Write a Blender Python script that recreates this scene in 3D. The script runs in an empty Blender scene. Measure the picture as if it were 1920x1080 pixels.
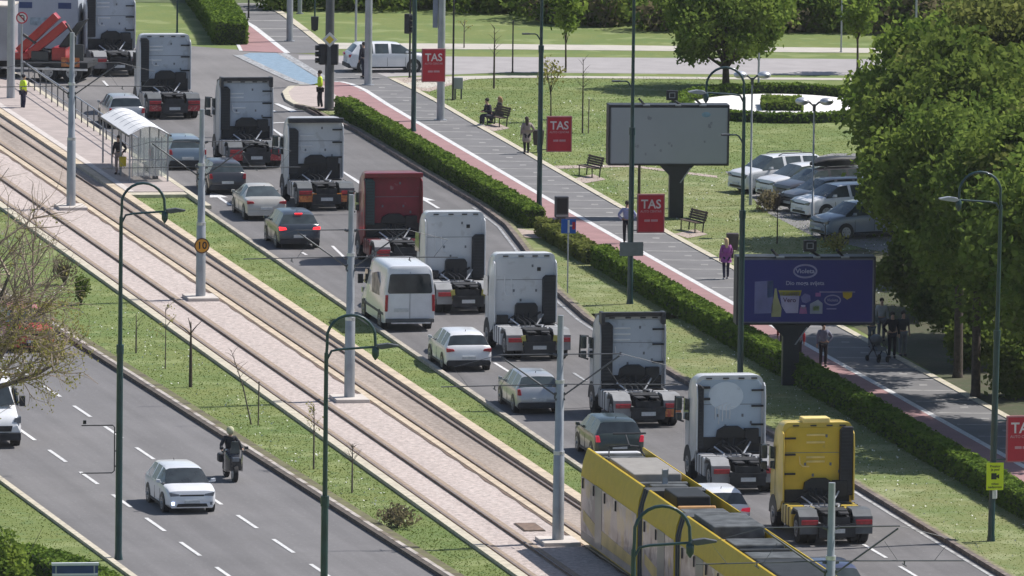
import bpy, math, random
import numpy as np
random.seed(7); RNG = np.random.default_rng(7)
SC = bpy.context.scene
R = math.radians
# ------------------------------------------------------------------ camera, world, sun, exposure
F = 19400.0; H = 47.0; PITCH = math.atan(2190 / F); ROLL = R(.7)
cf = np.array([0, math.cos(PITCH), -math.sin(PITCH)]); cr0 = np.array([1., 0, 0]); cu0 = np.cross(cr0, cf)
cr = math.cos(ROLL) * cr0 + math.sin(ROLL) * cu0; cu = -math.sin(ROLL) * cr0 + math.cos(ROLL) * cu0
cam = bpy.data.cameras.new('camera'); co = bpy.data.objects.new('camera', cam); SC.collection.objects.link(co)
cam.sensor_width = 36; cam.lens = 36 * F / 1920; cam.clip_start = 1; cam.clip_end = 6000
import mathutils
mw = mathutils.Matrix([[cr[0], cu[0], -cf[0], 0], [cr[1], cu[1], -cf[1], 0], [cr[2], cu[2], -cf[2], H], [0, 0, 0, 1]])
co.matrix_world = mw; SC.camera = co
SUN_AZ = 25; SUN_EL = 52          # azimuth counter-clockwise from +X
W = bpy.data.worlds.new('World'); SC.world = W; W.use_nodes = True
nt = W.node_tree; bg = nt.nodes['Background']; sky = nt.nodes.new('ShaderNodeTexSky'); sky.sky_type = 'NISHITA'
sky.sun_disc = False; sky.sun_elevation = R(SUN_EL); sky.sun_rotation = R(90 - SUN_AZ)
sky.altitude = 500; sky.air_density = 1; sky.dust_density = 1.5
nt.links.new(sky.outputs[0], bg.inputs[0]); bg.inputs[1].default_value = 0.08
sl = bpy.data.lights.new('sun', 'SUN'); so = bpy.data.objects.new('sun', sl); SC.collection.objects.link(so)
sl.energy = 4.2; sl.angle = R(.5); sl.color = (1, .955, .9)
sd = mathutils.Vector((math.cos(R(SUN_AZ)) * math.cos(R(SUN_EL)), math.sin(R(SUN_AZ)) * math.cos(R(SUN_EL)), math.sin(R(SUN_EL))))
so.rotation_euler = sd.to_track_quat('Z', 'Y').to_euler(); so.location = (0, 400, 80)
SC.view_settings.view_transform = 'Standard'; SC.view_settings.look = 'None'; SC.view_settings.exposure = 0.45
SC.view_settings.gamma = 1
# ------------------------------------------------------------------ geometry of the place
def G(px, py, z=0.0):
    """ground point (at height z) that the photograph shows at px, py"""
    d = cf * F + cr * (px - 960) + cu * (540 - py)
    t = (z - H) / d[2]; return (d[0] * t, d[1] * t)
AZ = R(10.6); DD = (-math.sin(AZ), math.cos(AZ)); NN = (math.cos(AZ), math.sin(AZ))
def B(u, v): return (u * DD[0] + v * NN[0], u * DD[1] + v * NN[1])     # along / across the boulevard
# ------------------------------------------------------------------ materials
AZ_ = AZ
MATS = {}
def mat(name, col, rough=.7, metal=0., var=.12, scale=3., bump=0., spec=.5, emit=0., coat=0., col2=None, speck=None, detail=4., dist=.02, streak=0., strot=None):
    if name in MATS: return MATS[name]
    m = bpy.data.materials.new(name); m.use_nodes = True; n = m.node_tree.nodes; l = m.node_tree.links
    b = n['Principled BSDF']; b.inputs['Roughness'].default_value = rough; b.inputs['Metallic'].default_value = metal
    b.inputs['Specular IOR Level'].default_value = spec; b.inputs['Coat Weight'].default_value = coat; b.inputs['Coat Roughness'].default_value = .08
    c = col if len(col) == 4 else (*col, 1)
    geo = n.new('ShaderNodeNewGeometry')
    nz = n.new('ShaderNodeTexNoise'); nz.inputs['Scale'].default_value = scale; nz.inputs['Detail'].default_value = detail
    l.new(geo.outputs['Position'], nz.inputs['Vector'])
    cr_ = n.new('ShaderNodeValToRGB'); e = cr_.color_ramp.elements
    c2 = col2 or tuple(x * (1 - var) for x in c[:3])
    e[0].position = .34; e[0].color = (*c2[:3], 1); e[1].position = .66
    e[1].color = (*[min(1, x * (1 + (var if not col2 else 0))) for x in c[:3]], 1)
    l.new(nz.outputs['Fac'], cr_.inputs['Fac']); out = cr_.outputs['Color']
    if speck:
        for (sc_, thr, scol, amt) in speck:
            s = n.new('ShaderNodeTexNoise'); s.inputs['Scale'].default_value = sc_; s.inputs['Detail'].default_value = 2
            l.new(geo.outputs['Position'], s.inputs['Vector'])
            r = n.new('ShaderNodeValToRGB'); r.color_ramp.elements[0].position = thr; r.color_ramp.elements[0].color = (0, 0, 0, 1)
            r.color_ramp.elements[1].position = min(1, thr + .07); r.color_ramp.elements[1].color = (amt, amt, amt, 1)
            l.new(s.outputs['Fac'], r.inputs['Fac'])
            mx = n.new('ShaderNodeMixRGB'); l.new(r.outputs['Color'], mx.inputs['Fac']); l.new(out, mx.inputs['Color1'])
            mx.inputs['Color2'].default_value = (*scol, 1); out = mx.outputs['Color']
    if streak:                      # tyre-worn bands running along the road
        mp = n.new('ShaderNodeMapping'); mp.vector_type = 'POINT'; mp.inputs['Rotation'].default_value = (0, 0, -(AZ_ if strot is None else strot)); l.new(geo.outputs['Position'], mp.inputs['Vector'])
        m2 = n.new('ShaderNodeMapping'); m2.inputs['Scale'].default_value = (1.1, .035, 1); l.new(mp.outputs[0], m2.inputs['Vector'])
        s = n.new('ShaderNodeTexNoise'); s.inputs['Scale'].default_value = 1; s.inputs['Detail'].default_value = 5; s.inputs['Roughness'].default_value = .6; l.new(m2.outputs[0], s.inputs['Vector'])
        r = n.new('ShaderNodeValToRGB'); e2 = r.color_ramp.elements; e2[0].position = .36; e2[0].color = (*[1 - streak] * 3, 1); e2[1].position = .64; e2[1].color = (*[1 + streak * .7] * 3, 1); l.new(s.outputs['Fac'], r.inputs['Fac'])
        mx = n.new('ShaderNodeMixRGB'); mx.blend_type = 'MULTIPLY'; mx.inputs['Fac'].default_value = 1; l.new(out, mx.inputs['Color1']); l.new(r.outputs[0], mx.inputs['Color2']); out = mx.outputs['Color']
    l.new(out, b.inputs['Base Color'])
    if bump:
        bp = n.new('ShaderNodeBump'); bp.inputs['Strength'].default_value = bump; bp.inputs['Distance'].default_value = dist
        s = n.new('ShaderNodeTexNoise'); s.inputs['Scale'].default_value = scale * 9; s.inputs['Detail'].default_value = 3
        l.new(geo.outputs['Position'], s.inputs['Vector']); l.new(s.outputs['Fac'], bp.inputs['Height']); l.new(bp.outputs['Normal'], b.inputs['Normal'])
    if emit:
        b.inputs['Emission Color'].default_value = c; b.inputs['Emission Strength'].default_value = emit
    MATS[name] = m; return m
def leafmat(name, c1, c2, trans=.35, scale=.9):
    if name in MATS: return MATS[name]
    m = bpy.data.materials.new(name); m.use_nodes = True; n = m.node_tree.nodes; l = m.node_tree.links
    n.remove(n['Principled BSDF']); geo = n.new('ShaderNodeNewGeometry')
    nz = n.new('ShaderNodeTexNoise'); nz.inputs['Scale'].default_value = scale; nz.inputs['Detail'].default_value = 6; nz.inputs['Roughness'].default_value = .7
    l.new(geo.outputs['Position'], nz.inputs['Vector'])
    r = n.new('ShaderNodeValToRGB'); e = r.color_ramp.elements; e[0].position = .36; e[0].color = (*c1, 1); e[1].position = .64; e[1].color = (*c2, 1)
    l.new(nz.outputs['Fac'], r.inputs['Fac'])
    d = n.new('ShaderNodeBsdfDiffuse'); t = n.new('ShaderNodeBsdfTranslucent'); mx = n.new('ShaderNodeMixShader'); mx.inputs[0].default_value = trans
    for s in (d, t): l.new(r.outputs['Color'], s.inputs['Color'])
    l.new(d.outputs[0], mx.inputs[1]); l.new(t.outputs[0], mx.inputs[2]); l.new(mx.outputs[0], n['Material Output'].inputs[0])
    MATS[name] = m; return m
def clearmat(name, col=(.8, .85, .86), alpha=.35):
    m = bpy.data.materials.new(name); m.use_nodes = True; n = m.node_tree.nodes; l = m.node_tree.links
    n.remove(n['Principled BSDF']); t = n.new('ShaderNodeBsdfTransparent'); t.inputs[0].default_value = (.93, .96, .95, 1)
    g = n.new('ShaderNodeBsdfGlossy'); g.inputs['Roughness'].default_value = .12; g.inputs['Color'].default_value = (.8, .85, .9, 1)
    d = n.new('ShaderNodeBsdfDiffuse'); nz = n.new('ShaderNodeTexNoise'); nz.inputs['Scale'].default_value = 4
    r = n.new('ShaderNodeValToRGB'); r.color_ramp.elements[0].color = (*[x * .8 for x in col], 1); r.color_ramp.elements[1].color = (*col, 1)
    l.new(nz.outputs['Fac'], r.inputs['Fac']); l.new(r.outputs[0], d.inputs[0])
    a = n.new('ShaderNodeMixShader'); a.inputs[0].default_value = .45 if alpha < .5 else .08; l.new(d.outputs[0], a.inputs[1]); l.new(g.outputs[0], a.inputs[2])
    b = n.new('ShaderNodeMixShader'); b.inputs[0].default_value = alpha; l.new(t.outputs[0], b.inputs[1]); l.new(a.outputs[0], b.inputs[2])
    l.new(b.outputs[0], n['Material Output'].inputs[0]); MATS[name] = m; return m
# ------------------------------------------------------------------ mesh builder
class MB:
    def __init__(s): s.v = []; s.f = []; s.m = []
    def add(s, vs, fs, mi=0):
        o = len(s.v); s.v += [tuple(map(float, p)) for p in vs]; s.f += [tuple(i + o for i in f) for f in fs]; s.m += [mi] * len(fs); return s
    def box(s, x0, x1, y0, y1, z0, z1, mi=0):
        return s.add([(x0, y0, z0), (x1, y0, z0), (x1, y1, z0), (x0, y1, z0), (x0, y0, z1), (x1, y0, z1), (x1, y1, z1), (x0, y1, z1)],
                     [(0, 3, 2, 1), (4, 5, 6, 7), (0, 1, 5, 4), (1, 2, 6, 5), (2, 3, 7, 6), (3, 0, 4, 7)], mi)
    def prism(s, pts, a, b, axis='x', mi=0):
        """pts: 2D outline; axis x -> (y,z), y -> (x,z), z -> (x,y)"""
        def P(p, t): return (t, p[0], p[1]) if axis == 'x' else (p[0], t, p[1]) if axis == 'y' else (p[0], p[1], t)
        n = len(pts); vs = [P(p, a) for p in pts] + [P(p, b) for p in pts]
        fs = [tuple(range(n - 1, -1, -1)), tuple(range(n, 2 * n))] + [(i, (i + 1) % n, n + (i + 1) % n, n + i) for i in range(n)]
        return s.add(vs, fs, mi)
    def tube(s, pts, r, n=8, caps=True, mi=0):
        pts = [mathutils.Vector(p) for p in pts]; rr = r if isinstance(r, (list, tuple)) else [r] * len(pts)
        vs = []; prev = None
        for i, p in enumerate(pts):
            t = (pts[min(i + 1, len(pts) - 1)] - pts[max(i - 1, 0)])
            t = t.normalized() if t.length > 1e-9 else mathutils.Vector((0, 0, 1))
            a = prev if prev is not None else (mathutils.Vector((1, 0, 0)) if abs(t.x) < .9 else mathutils.Vector((0, 1, 0)))
            a = (a - t * a.dot(t)).normalized(); prev = a; b = t.cross(a)
            for k in range(n):
                q = 2 * math.pi * k / n; vs.append(p + (a * math.cos(q) + b * math.sin(q)) * rr[i])
        fs = [(i * n + k, i * n + (k + 1) % n, (i + 1) * n + (k + 1) % n, (i + 1) * n + k) for i in range(len(pts) - 1) for k in range(n)]
        if caps: fs += [tuple(range(n - 1, -1, -1)), tuple((len(pts) - 1) * n + k for k in range(n))]
        return s.add(vs, fs, mi)
    def ball(s, c, r, n=10, m=7, mi=0):
        rx, ry, rz = r if isinstance(r, (list, tuple)) else (r, r, r)
        vs = [(c[0], c[1], c[2] - rz)]
        for i in range(1, m):
            a = math.pi * i / m
            for k in range(n):
                q = 2 * math.pi * k / n; vs.append((c[0] + rx * math.sin(a) * math.cos(q), c[1] + ry * math.sin(a) * math.sin(q), c[2] - rz * math.cos(a)))
        vs.append((c[0], c[1], c[2] + rz)); L = len(vs) - 1
        fs = [(0, 1 + (k + 1) % n, 1 + k) for k in range(n)]
        for i in range(m - 2):
            for k in range(n):
                a = 1 + i * n; fs.append((a + k, a + (k + 1) % n, a + n + (k + 1) % n, a + n + k))
        a = 1 + (m - 2) * n; fs += [(a + k, a + (k + 1) % n, L) for k in range(n)]
        return s.add(vs, fs, mi)
    def wheel(s, c, r, w, n=20, mi=0):
        """tyre lying along x with rounded shoulders"""
        prof = [(-w / 2, r * .6), (-w / 2, r * .9), (-w * .38, r), (w * .38, r), (w / 2, r * .9), (w / 2, r * .6)]
        vs = [(c[0] + p[0], c[1] + p[1] * math.cos(2 * math.pi * k / n), c[2] + p[1] * math.sin(2 * math.pi * k / n)) for p in prof for k in range(n)]
        fs = [(i * n + k, (i + 1) * n + k, (i + 1) * n + (k + 1) % n, i * n + (k + 1) % n) for i in range(5) for k in range(n)]
        fs += [tuple(range(n)), tuple(5 * n + k for k in range(n - 1, -1, -1))]
        return s.add(vs, fs, mi)
    def mesh(s, name, mats, smooth=None):
        me = bpy.data.meshes.new(name); me.from_pydata(s.v, [], s.f)
        for m in (mats if isinstance(mats, (list, tuple)) else [mats]): me.materials.append(m)
        if any(s.m): me.polygons.foreach_set('material_index', s.m)
        if smooth:
            me.polygons.foreach_set('use_smooth', [True] * len(s.f)); me.update(); me.set_sharp_from_angle(angle=R(smooth))
        me.update(); return me
    def build(s, name, mats, parent=None, smooth=None, bevel=0, label=None):
        o = bpy.data.objects.new(name, s.mesh(name, mats, smooth)); SC.collection.objects.link(o)
        if parent is not None: o.parent = parent
        if bevel:
            b = o.modifiers.new('bevel', 'BEVEL'); b.width = bevel; b.segments = 2; b.limit_method = 'ANGLE'; b.angle_limit = R(35)
        if label: o['label'] = label
        return o
def tag(o, label=None, cat=None, group=None, kind=None):
    if label: o['label'] = label
    if cat: o['category'] = cat
    if group: o['group'] = group
    if kind: o['kind'] = kind
    return o
def thing(name, loc, rz=0, label=None, cat=None, group=None):
    o = bpy.data.objects.new(name, None); SC.collection.objects.link(o); o.empty_display_size = .3
    o.location = (loc[0], loc[1], loc[2] if len(loc) > 2 else 0); o.rotation_euler = (0, 0, rz)
    return tag(o, label, cat, group)
def kids(o): return [c for c in SC.collection.objects if c.parent == o]
def dup(root, loc, rz=None, label=None, scale=None):
    def cp(o, par):
        c = o.copy(); SC.collection.objects.link(c); c.parent = par
        for k in CH.get(o.name, []): cp(k, c)
        return c
    CH = {}
    for c in SC.collection.objects:
        if c.parent: CH.setdefault(c.parent.name, []).append(c)
    r = cp(root, None); r.location = (loc[0], loc[1], loc[2] if len(loc) > 2 else 0)
    if rz is not None: r.rotation_euler = (0, 0, rz)
    if scale: r.scale = scale
    if label: r['label'] = label
    return r
def struct(name, mb, m, kind='structure', **k):
    o = mb.build(name, m, **k); o['kind'] = kind; return o
def sheet(name, pts, z, m, kind='structure'):
    mb = MB(); mb.add([(p[0], p[1], z) for p in pts], [tuple(range(len(pts)))]); me = mb.mesh(name, m)
    o = bpy.data.objects.new(name, me); SC.collection.objects.link(o)
    if me.polygons[0].normal.z < 0: me.flip_normals()
    if kind: o['kind'] = kind
    return o
def pxs(*a): return [G(x, y) for x, y in a]
_txt = {}
def text(body, size, m, parent, loc, rot=(R(90), 0, 0), name='lettering', ext=.004, sx=1.):
    key = (body, size, ext)
    if key not in _txt:
        c = bpy.data.curves.new('lettering', 'FONT'); c.body = body; c.size = size; c.align_x = 'CENTER'; c.align_y = 'CENTER'; c.extrude = ext; c.offset = size * .018
        c.resolution_u = 3
        t = bpy.data.objects.new('t', c); SC.collection.objects.link(t)
        dg = bpy.context.evaluated_depsgraph_get(); me = bpy.data.meshes.new_from_object(t.evaluated_get(dg))
        bpy.data.objects.remove(t); _txt[key] = me
    me = _txt[key].copy(); me.materials.clear(); me.materials.append(m)
    o = bpy.data.objects.new(name, me); SC.collection.objects.link(o); o.parent = parent; o.location = loc; o.rotation_euler = rot; o.scale = (sx, 1, 1)
    return o
def quads(name, centers, size, m, parent=None, upbias=0., aspect=1.5, rng=RNG, spread=.35):
    """many small leaf faces"""
    n = len(centers); c = np.asarray(centers)
    nr = rng.normal(size=(n, 3)); nr[:, 2] += upbias; nr /= np.linalg.norm(nr, axis=1)[:, None]
    a = np.cross(nr, rng.normal(size=(n, 3))); a /= np.linalg.norm(a, axis=1)[:, None]; b = np.cross(nr, a)
    s = size * (1 + spread * rng.uniform(-1, 1, size=(n, 1)))
    v = np.stack([c + a * s * aspect, c + b * s, c - a * s * aspect, c - b * s], 1).reshape(-1, 3)
    me = bpy.data.meshes.new(name); me.vertices.add(4 * n); me.vertices.foreach_set('co', v.ravel())
    me.loops.add(4 * n); me.loops.foreach_set('vertex_index', np.arange(4 * n))
    me.polygons.add(n); me.polygons.foreach_set('loop_start', np.arange(n) * 4); me.polygons.foreach_set('loop_total', np.full(n, 4))
    me.update(calc_edges=True); me.materials.append(m)
    o = bpy.data.objects.new(name, me); SC.collection.objects.link(o)
    if parent is not None: o.parent = parent
    return o
# palette
ASPH = mat('asphalt', (.135, .130, .132), .85, var=.10, scale=.35, bump=.15, streak=.16, speck=[(6, .60, (.20, .195, .195), .5), (.9, .62, (.125, .12, .12), .6)])
ASPH2 = mat('road_surface', (.152, .147, .150), .85, var=.08, scale=.25, bump=.15, streak=.13, strot=AZ_ + .043, speck=[(7, .60, (.22, .215, .215), .5), (.5, .62, (.145, .14, .14), .6)])
PALE = mat('pale_asphalt', (.33, .31, .31), .85, var=.08, scale=.8, bump=.1)
WALK = mat('walkway_asphalt', (.155, .152, .155), .85, var=.10, scale=.8, bump=.1, speck=[(5, .62, (.18, .18, .18), .5)])
REDP = mat('red_cycle_surface', (.31, .18, .18), .85, var=.09, scale=1.2, bump=.1)
PINKP = mat('pink_paving', (.42, .355, .33), .85, var=.08, scale=1.6, bump=.1)
PLAT = mat('platform_paving', (.38, .325, .305), .85, var=.1, scale=1.4, bump=.1)
PAINT = mat('road_paint', (.62, .62, .62), .7, var=.12, scale=4, speck=[(14, .60, (.25, .25, .26), .7)])
BLUEP = mat('blue_crossing_paint', (.20, .285, .37), .7, var=.1, scale=3, speck=[(6, .6, (.3, .36, .42), .6)])
KERB = mat('kerb_stone', (.40, .36, .30), .85, var=.2, scale=3, speck=[(9, .60, (.18, .15, .12), .7)])
KERBD = mat('dark_brown_mottle', (.085, .07, .06), .95, var=.3, scale=4, speck=[(7, .60, (.16, .14, .12), .7)])  # dark brown with paler specks, for kerb and drain frame
CONC = mat('pale_concrete', (.50, .455, .36), .85, var=.14, scale=3, speck=[(8, .62, (.30, .26, .2), .6)])
GRASS = mat('grass_ground', (.105, .158, .032), .95, var=.2, scale=.22, detail=8, bump=.5, col2=(.155, .185, .045),
            speck=[(1.7, .55, (.10, .16, .045), .6), (9, .60, (.25, .27, .12), .45), (.45, .56, (.25, .285, .115), .5), (16, .67, (.55, .55, .45), .5)], dist=.05)
GRASSR = mat('grass_ground_dry', (.125, .17, .042), .95, scale=.3, detail=8, bump=.5, col2=(.185, .195, .07),
             speck=[(1.3, .55, (.13, .18, .06), .55), (7, .60, (.25, .26, .14), .45), (.5, .55, (.28, .30, .15), .55), (16, .66, (.55, .55, .46), .55)], dist=.05)
BALL = mat('ballast', (.64, .55, .51), .95, streak=.06, scale=5, detail=8, bump=.9, col2=(.42, .355, .325),
           speck=[(9, .6, (.66, .62, .6), .6), (15, .63, (.12, .105, .10), .8)], dist=.04)
BALLD = mat('ballast_dusty', (.46, .385, .335), .95, streak=.22, scale=5, detail=8, bump=.8, col2=(.30, .25, .215), speck=[(9, .6, (.52, .47, .43), .6), (13, .64, (.12, .10, .09), .8)], dist=.04)
RUST = mat('rail_rust', (.17, .115, .085), .8, var=.3, scale=5)
RUSTBED = mat('rusty_rail_bed', (.36, .285, .22), .9, col2=(.27, .21, .16), scale=4)
STEEL = mat('galvanised_steel', (.36, .38, .41), .5, .5, var=.1, scale=2, bump=0)
STEELD = mat('dark_steel', (.10, .105, .115), .5, .4, var=.15, scale=2)
GREENP = mat('dark_green_post_paint', (.012, .045, .052), .4, 0, var=.2, scale=2, coat=.3)
BLACK = mat('black_paint', (.012, .013, .016), .5, var=.2, scale=3)
BLK2 = mat('black_plastic', (.018, .02, .026), .6, var=.25, scale=4)
TYRE = mat('tyre_rubber', (.018, .018, .02), .85, var=.2, scale=6)
RIM = mat('wheel_rim_metal', (.34, .35, .37), .4, .6, var=.12, scale=8)
GLASS = mat('vehicle_glass', (.03, .038, .042), .06, 0, var=.3, scale=2, spec=.8)
GLASSG = mat('vehicle_glass_pale', (.055, .07, .073), .08, 0, var=.3, scale=2, spec=.9)
TAIL = mat('tail_lamp_red', (.38, .02, .03), .25, var=.2, scale=9, coat=.5)
BRAKE = mat('brake_lamp_lit', (1, .03, .04), .3, var=.1, emit=1.3)
LAMPW = mat('headlamp_glass', (.16, .18, .21), .12, .2, var=.2, scale=12, coat=.6)
DRL = mat('running_lamp_lit', (.55, .68, 1), .3, var=.05, emit=3.)
ORANGE = mat('amber_lamp', (.75, .25, .03), .4, var=.15, scale=8)
PLATE = mat('number_plate', (.55, .57, .58), .5, var=.1, scale=10)
CHAS = mat('truck_chassis', (.035, .036, .04), .7, .2, var=.4, scale=3)
ALU = mat('alloy_plate', (.62, .63, .66), .35, .6, var=.2, scale=4)
FEND = mat('grey_mudguard', (.27, .275, .285), .6, var=.12, scale=3)
FENDK = mat('dark_mudguard', (.10, .11, .12), .6, var=.15, scale=3)
HAZ = mat('hazard_orange', (.55, .2, .06), .5, var=.25, scale=9, speck=[(8, .55, (.45, .05, .04), .8)])
HAZR = mat('hazard_red', (.40, .045, .05), .5, var=.2, scale=9, speck=[(10, .55, (.5, .35, .3), .7)])
WHITE = mat('white_paint', (.70, .71, .73), .35, var=.04, scale=2, coat=.4)
YELW = mat('yellow_sign', (.72, .83, .02), .5, var=.05)
BARK = mat('bark', (.07, .055, .042), .95, var=.3, scale=8, bump=.4)
BARKG = mat('grey_bark', (.12, .10, .085), .95, var=.3, scale=8, bump=.4)
WOODD = mat('bench_slats', (.10, .07, .055), .8, var=.3, scale=6)
REDS = mat('red_poster', (.50, .014, .035), .5, var=.06, scale=3, coat=.2)
CLEAR = clearmat('shelter_glass')
CLEARR = mat('shelter_roof_plastic', (.86, .85, .85), .45, var=.04)
# ------------------------------------------------------------------ the setting: ground, roads, tracks
def K(u): return 55.77 + (399.7 - u) * .0433            # right kerb of the left road
def S(u): return 60.12 + (428 - u) * .0125              # outer edge of the tram bed
def RK(u): return 66.12 + (430 - u) * .009              # right kerb of the tram bed
def RL(u): return 68.95 if u > 440 else 68.65           # left edge of the right road
U0, U1 = 300, 640
sheet('ground', [(-1500, 100), (1500, 100), (1500, 2600), (-1500, 2600)], 0, GRASS)
def strip(name, fa, fb, u0, u1, z, m, n=24, kind='structure', z0=None):
    """band of ground between two lateral offsets; with z0 it becomes a solid kerb"""
    us = [u0 + (u1 - u0) * i / n for i in range(n + 1)]; mb = MB()
    A = [B(u, fa(u) if callable(fa) else fa) for u in us]; C_ = [B(u, fb(u) if callable(fb) else fb) for u in us]
    for i in range(n):
        a, b, c, d = A[i], A[i + 1], C_[i + 1], C_[i]
        if z0 is None: mb.add([(*a, z), (*d, z), (*c, z), (*b, z)], [(0, 1, 2, 3)])
        else:
            mb.add([(*a, z0), (*d, z0), (*c, z0), (*b, z0), (*a, z), (*d, z), (*c, z), (*b, z)],
                   [(4, 5, 6, 7), (0, 4, 7, 3), (1, 2, 6, 5)] + ([(0, 1, 5, 4)] if i == 0 else []) + ([(3, 7, 6, 2)] if i == n - 1 else []))
    return struct(name, mb, m, kind=kind)
# roads
strip('left_road', lambda u: K(u) - 9.75, K, 300, 600, .010, ASPH2)
strip('right_road', RL, 77.25, U0, 470, .010, ASPH); strip('right_road_north', 68.9, 77.25, 470, 490, .007, ASPH)
sheet('bus_bay_road', [B(395, 77.2)] + [B(*p) for p in [(398, 77.5), (408, 78.0), (424, 79.7), (432, 80.5), (440, 80.85), (458, 80.9), (474, 81.05), (484, 80.42), (490, 79.4), (490, 77.2)]], .006, ASPH)
jn = pxs((-500, -120), (246, -120), (246, 84), (355, 86), (440, 93), (520, 98), (620, 104), (720, 106), (720, 145), (640, 152), (612, 160), (545, 167), (534, 178), (552, 200), (600, 232),
         (350, 330), (110, 190), (60, 172), (-500, 160))
sheet('junction_road', jn, .004, mat('junction_asphalt', (.20, .19, .188), .85, scale=.18, bump=.15, col2=(.15, .143, .142), streak=.1, speck=[(6, .60, (.25, .24, .24), .4)]))
sheet('far_street', pxs((560, 104), (960, 107), (2300, 115), (2300, 150), (1640, 142), (960, 136), (560, 150)), .008, PALE)
sheet('far_cycle_path', pxs((560, 80), (960, 83), (2300, 98), (2300, 106), (960, 93), (560, 92)), .012, mat('beige_path', (.46, .43, .38), .9, var=.07, scale=1))
sheet('park_path', pxs((745, 158), (860, 143), (960, 142), (2300, 152), (2300, 156), (960, 146), (880, 149), (800, 166)), .014, mat('beige_path', (.46, .43, .38)))
sheet('dirt_corner', pxs((727, 146), (850, 143), (880, 149), (805, 172), (775, 168)), .012, mat('dirt_paving', (.38, .31, .27), .9, var=.15, scale=2))
# walkway + cycle path beside the boulevard
LW = [(386, 0), (475, 50), (539, 100)]; LS = [(627, 154), (640, 154), (658, 158), (684, 169), (729, 198), (771, 223)]
wl = pxs(*LS) + [B(446, 84.5), B(403, 84.43), B(300, 84.4)]; wr = [B(300, 86.9), B(440, 86.95), B(470, 87.25)] + pxs((893, 235), (818, 191), (780, 171), (724, 144))
sheet('walkway', wl + wr + pxs((680, 128), (610, 112), (545, 112)), .016, WALK)
sheet('cycle_path', pxs(*LS) + [B(446, 84.5), B(403, 84.43), B(300, 84.4), B(300, 81.9), B(470, 81.9)] + pxs((665, 208), (640, 196), (604, 175), (575, 152)), .019, REDP)
sheet('north_walkway', pxs((360, -20), (452, -20), (535, 30), (575, 60), (610, 88), (612, 100), (539, 100), (475, 50), (386, 0)), .016, WALK)
sheet('north_cycle_path', pxs((348, -20), (360, -20), (386, 0), (475, 50), (539, 100), (452, 96), (430, 60)), .020, REDP)
def line(name, pts, w, z, m):
    """painted line of constant width through ground points"""
    mb = MB(); L = []; Rr = []
    for i, p in enumerate(pts):
        a = pts[max(0, i - 1)]; b = pts[min(len(pts) - 1, i + 1)]; t = np.array([b[0] - a[0], b[1] - a[1]]); t = t / (np.linalg.norm(t) + 1e-9)
        n = np.array([-t[1], t[0]]) * w / 2; L.append((p[0] + n[0], p[1] + n[1], z)); Rr.append((p[0] - n[0], p[1] - n[1], z))
    for i in range(len(pts) - 1): mb.add([L[i], Rr[i], Rr[i + 1], L[i + 1]], [(0, 1, 2, 3)])
    return mb
def paint(name, pts, w, z=.024, m=None): return struct(name, line(name, pts, w, z, m), m or PAINT)
paint('white_path_line', pxs(*LS) + [B(446, 84.5), B(403, 84.43), B(300, 84.4)], .26)
paint('white_path_line', pxs((386, 0), (475, 50), (539, 100)), .3)
paint('white_path_line', pxs((604, 175), (637, 194)), .2)
paint('white_path_line', pxs((356, -18), (425, 40), (452, 96)), .18)
def kerbline(name, pts, w, h, m, z0=-.05):
    mb = line('', pts, w, h, m); nv = len(mb.v)
    f2 = []
    for (a, b, c, d) in list(mb.f):
        o = len(mb.v); mb.v += [(*mb.v[i][:2], z0) for i in (a, b, c, d)]
        f2 += [(a, d, o + 3, o), (b, o + 1, o + 2, c), (a, o, o + 1, b), (d, c, o + 2, o + 3)]
    mb.f += f2; mb.m += [0] * len(f2); return struct(name, mb, m)
kerbline('walkway_kerb', [B(300, 87.05), B(440, 87.05), B(470, 87.35)] + pxs((893, 234), (818, 190), (780, 170), (736, 149)), .3, .05, CONC)
kerbline('walkway_kerb', pxs((452, -20), (535, 30), (575, 60), (612, 90)), .4, .05, CONC)
# joints across the walkway
JN = mat('walkway_joint', (.27, .265, .26), .9, var=.2, scale=3)
y = 330.0; mbj = MB()
a0 = math.tan(AZ)
while y < 512:
    def xa(v): return (v * 1.0 - y * math.sin(AZ) * 1.0) / math.cos(AZ)   # X where lateral offset is v at world Y
    x0 = xa(84.7); x1 = xa(86.85)
    mbj.add([(x0, y, .021), (x1, y, .021), (x1, y + .30, .021), (x0, y + .30, .021)], [(0, 1, 2, 3)])
    mbj.add([((x0 + x1) / 2 - .15, y + 1.6, .021), ((x0 + x1) / 2 + .15, y + 1.6, .021), ((x0 + x1) / 2 + .15, y + 2.1, .021), ((x0 + x1) / 2 - .15, y + 2.1, .021)], [(0, 1, 2, 3)]); y += 3.35
struct('walkway_joints', mbj, JN)
mbj = MB()
for i, (yy, xl, xr) in enumerate([(8, 402, 495), (24, 430, 520), (40, 460, 545), (55, 486, 565), (70, 505, 582)]):
    mbj.add([(*G(xl, yy), .021), (*G(xr, yy), .021), (*G(xr, yy - 1.6), .021), (*G(xl, yy - 1.6), .021)], [(0, 1, 2, 3)])
struct('walkway_joints', mbj, JN)
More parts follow.
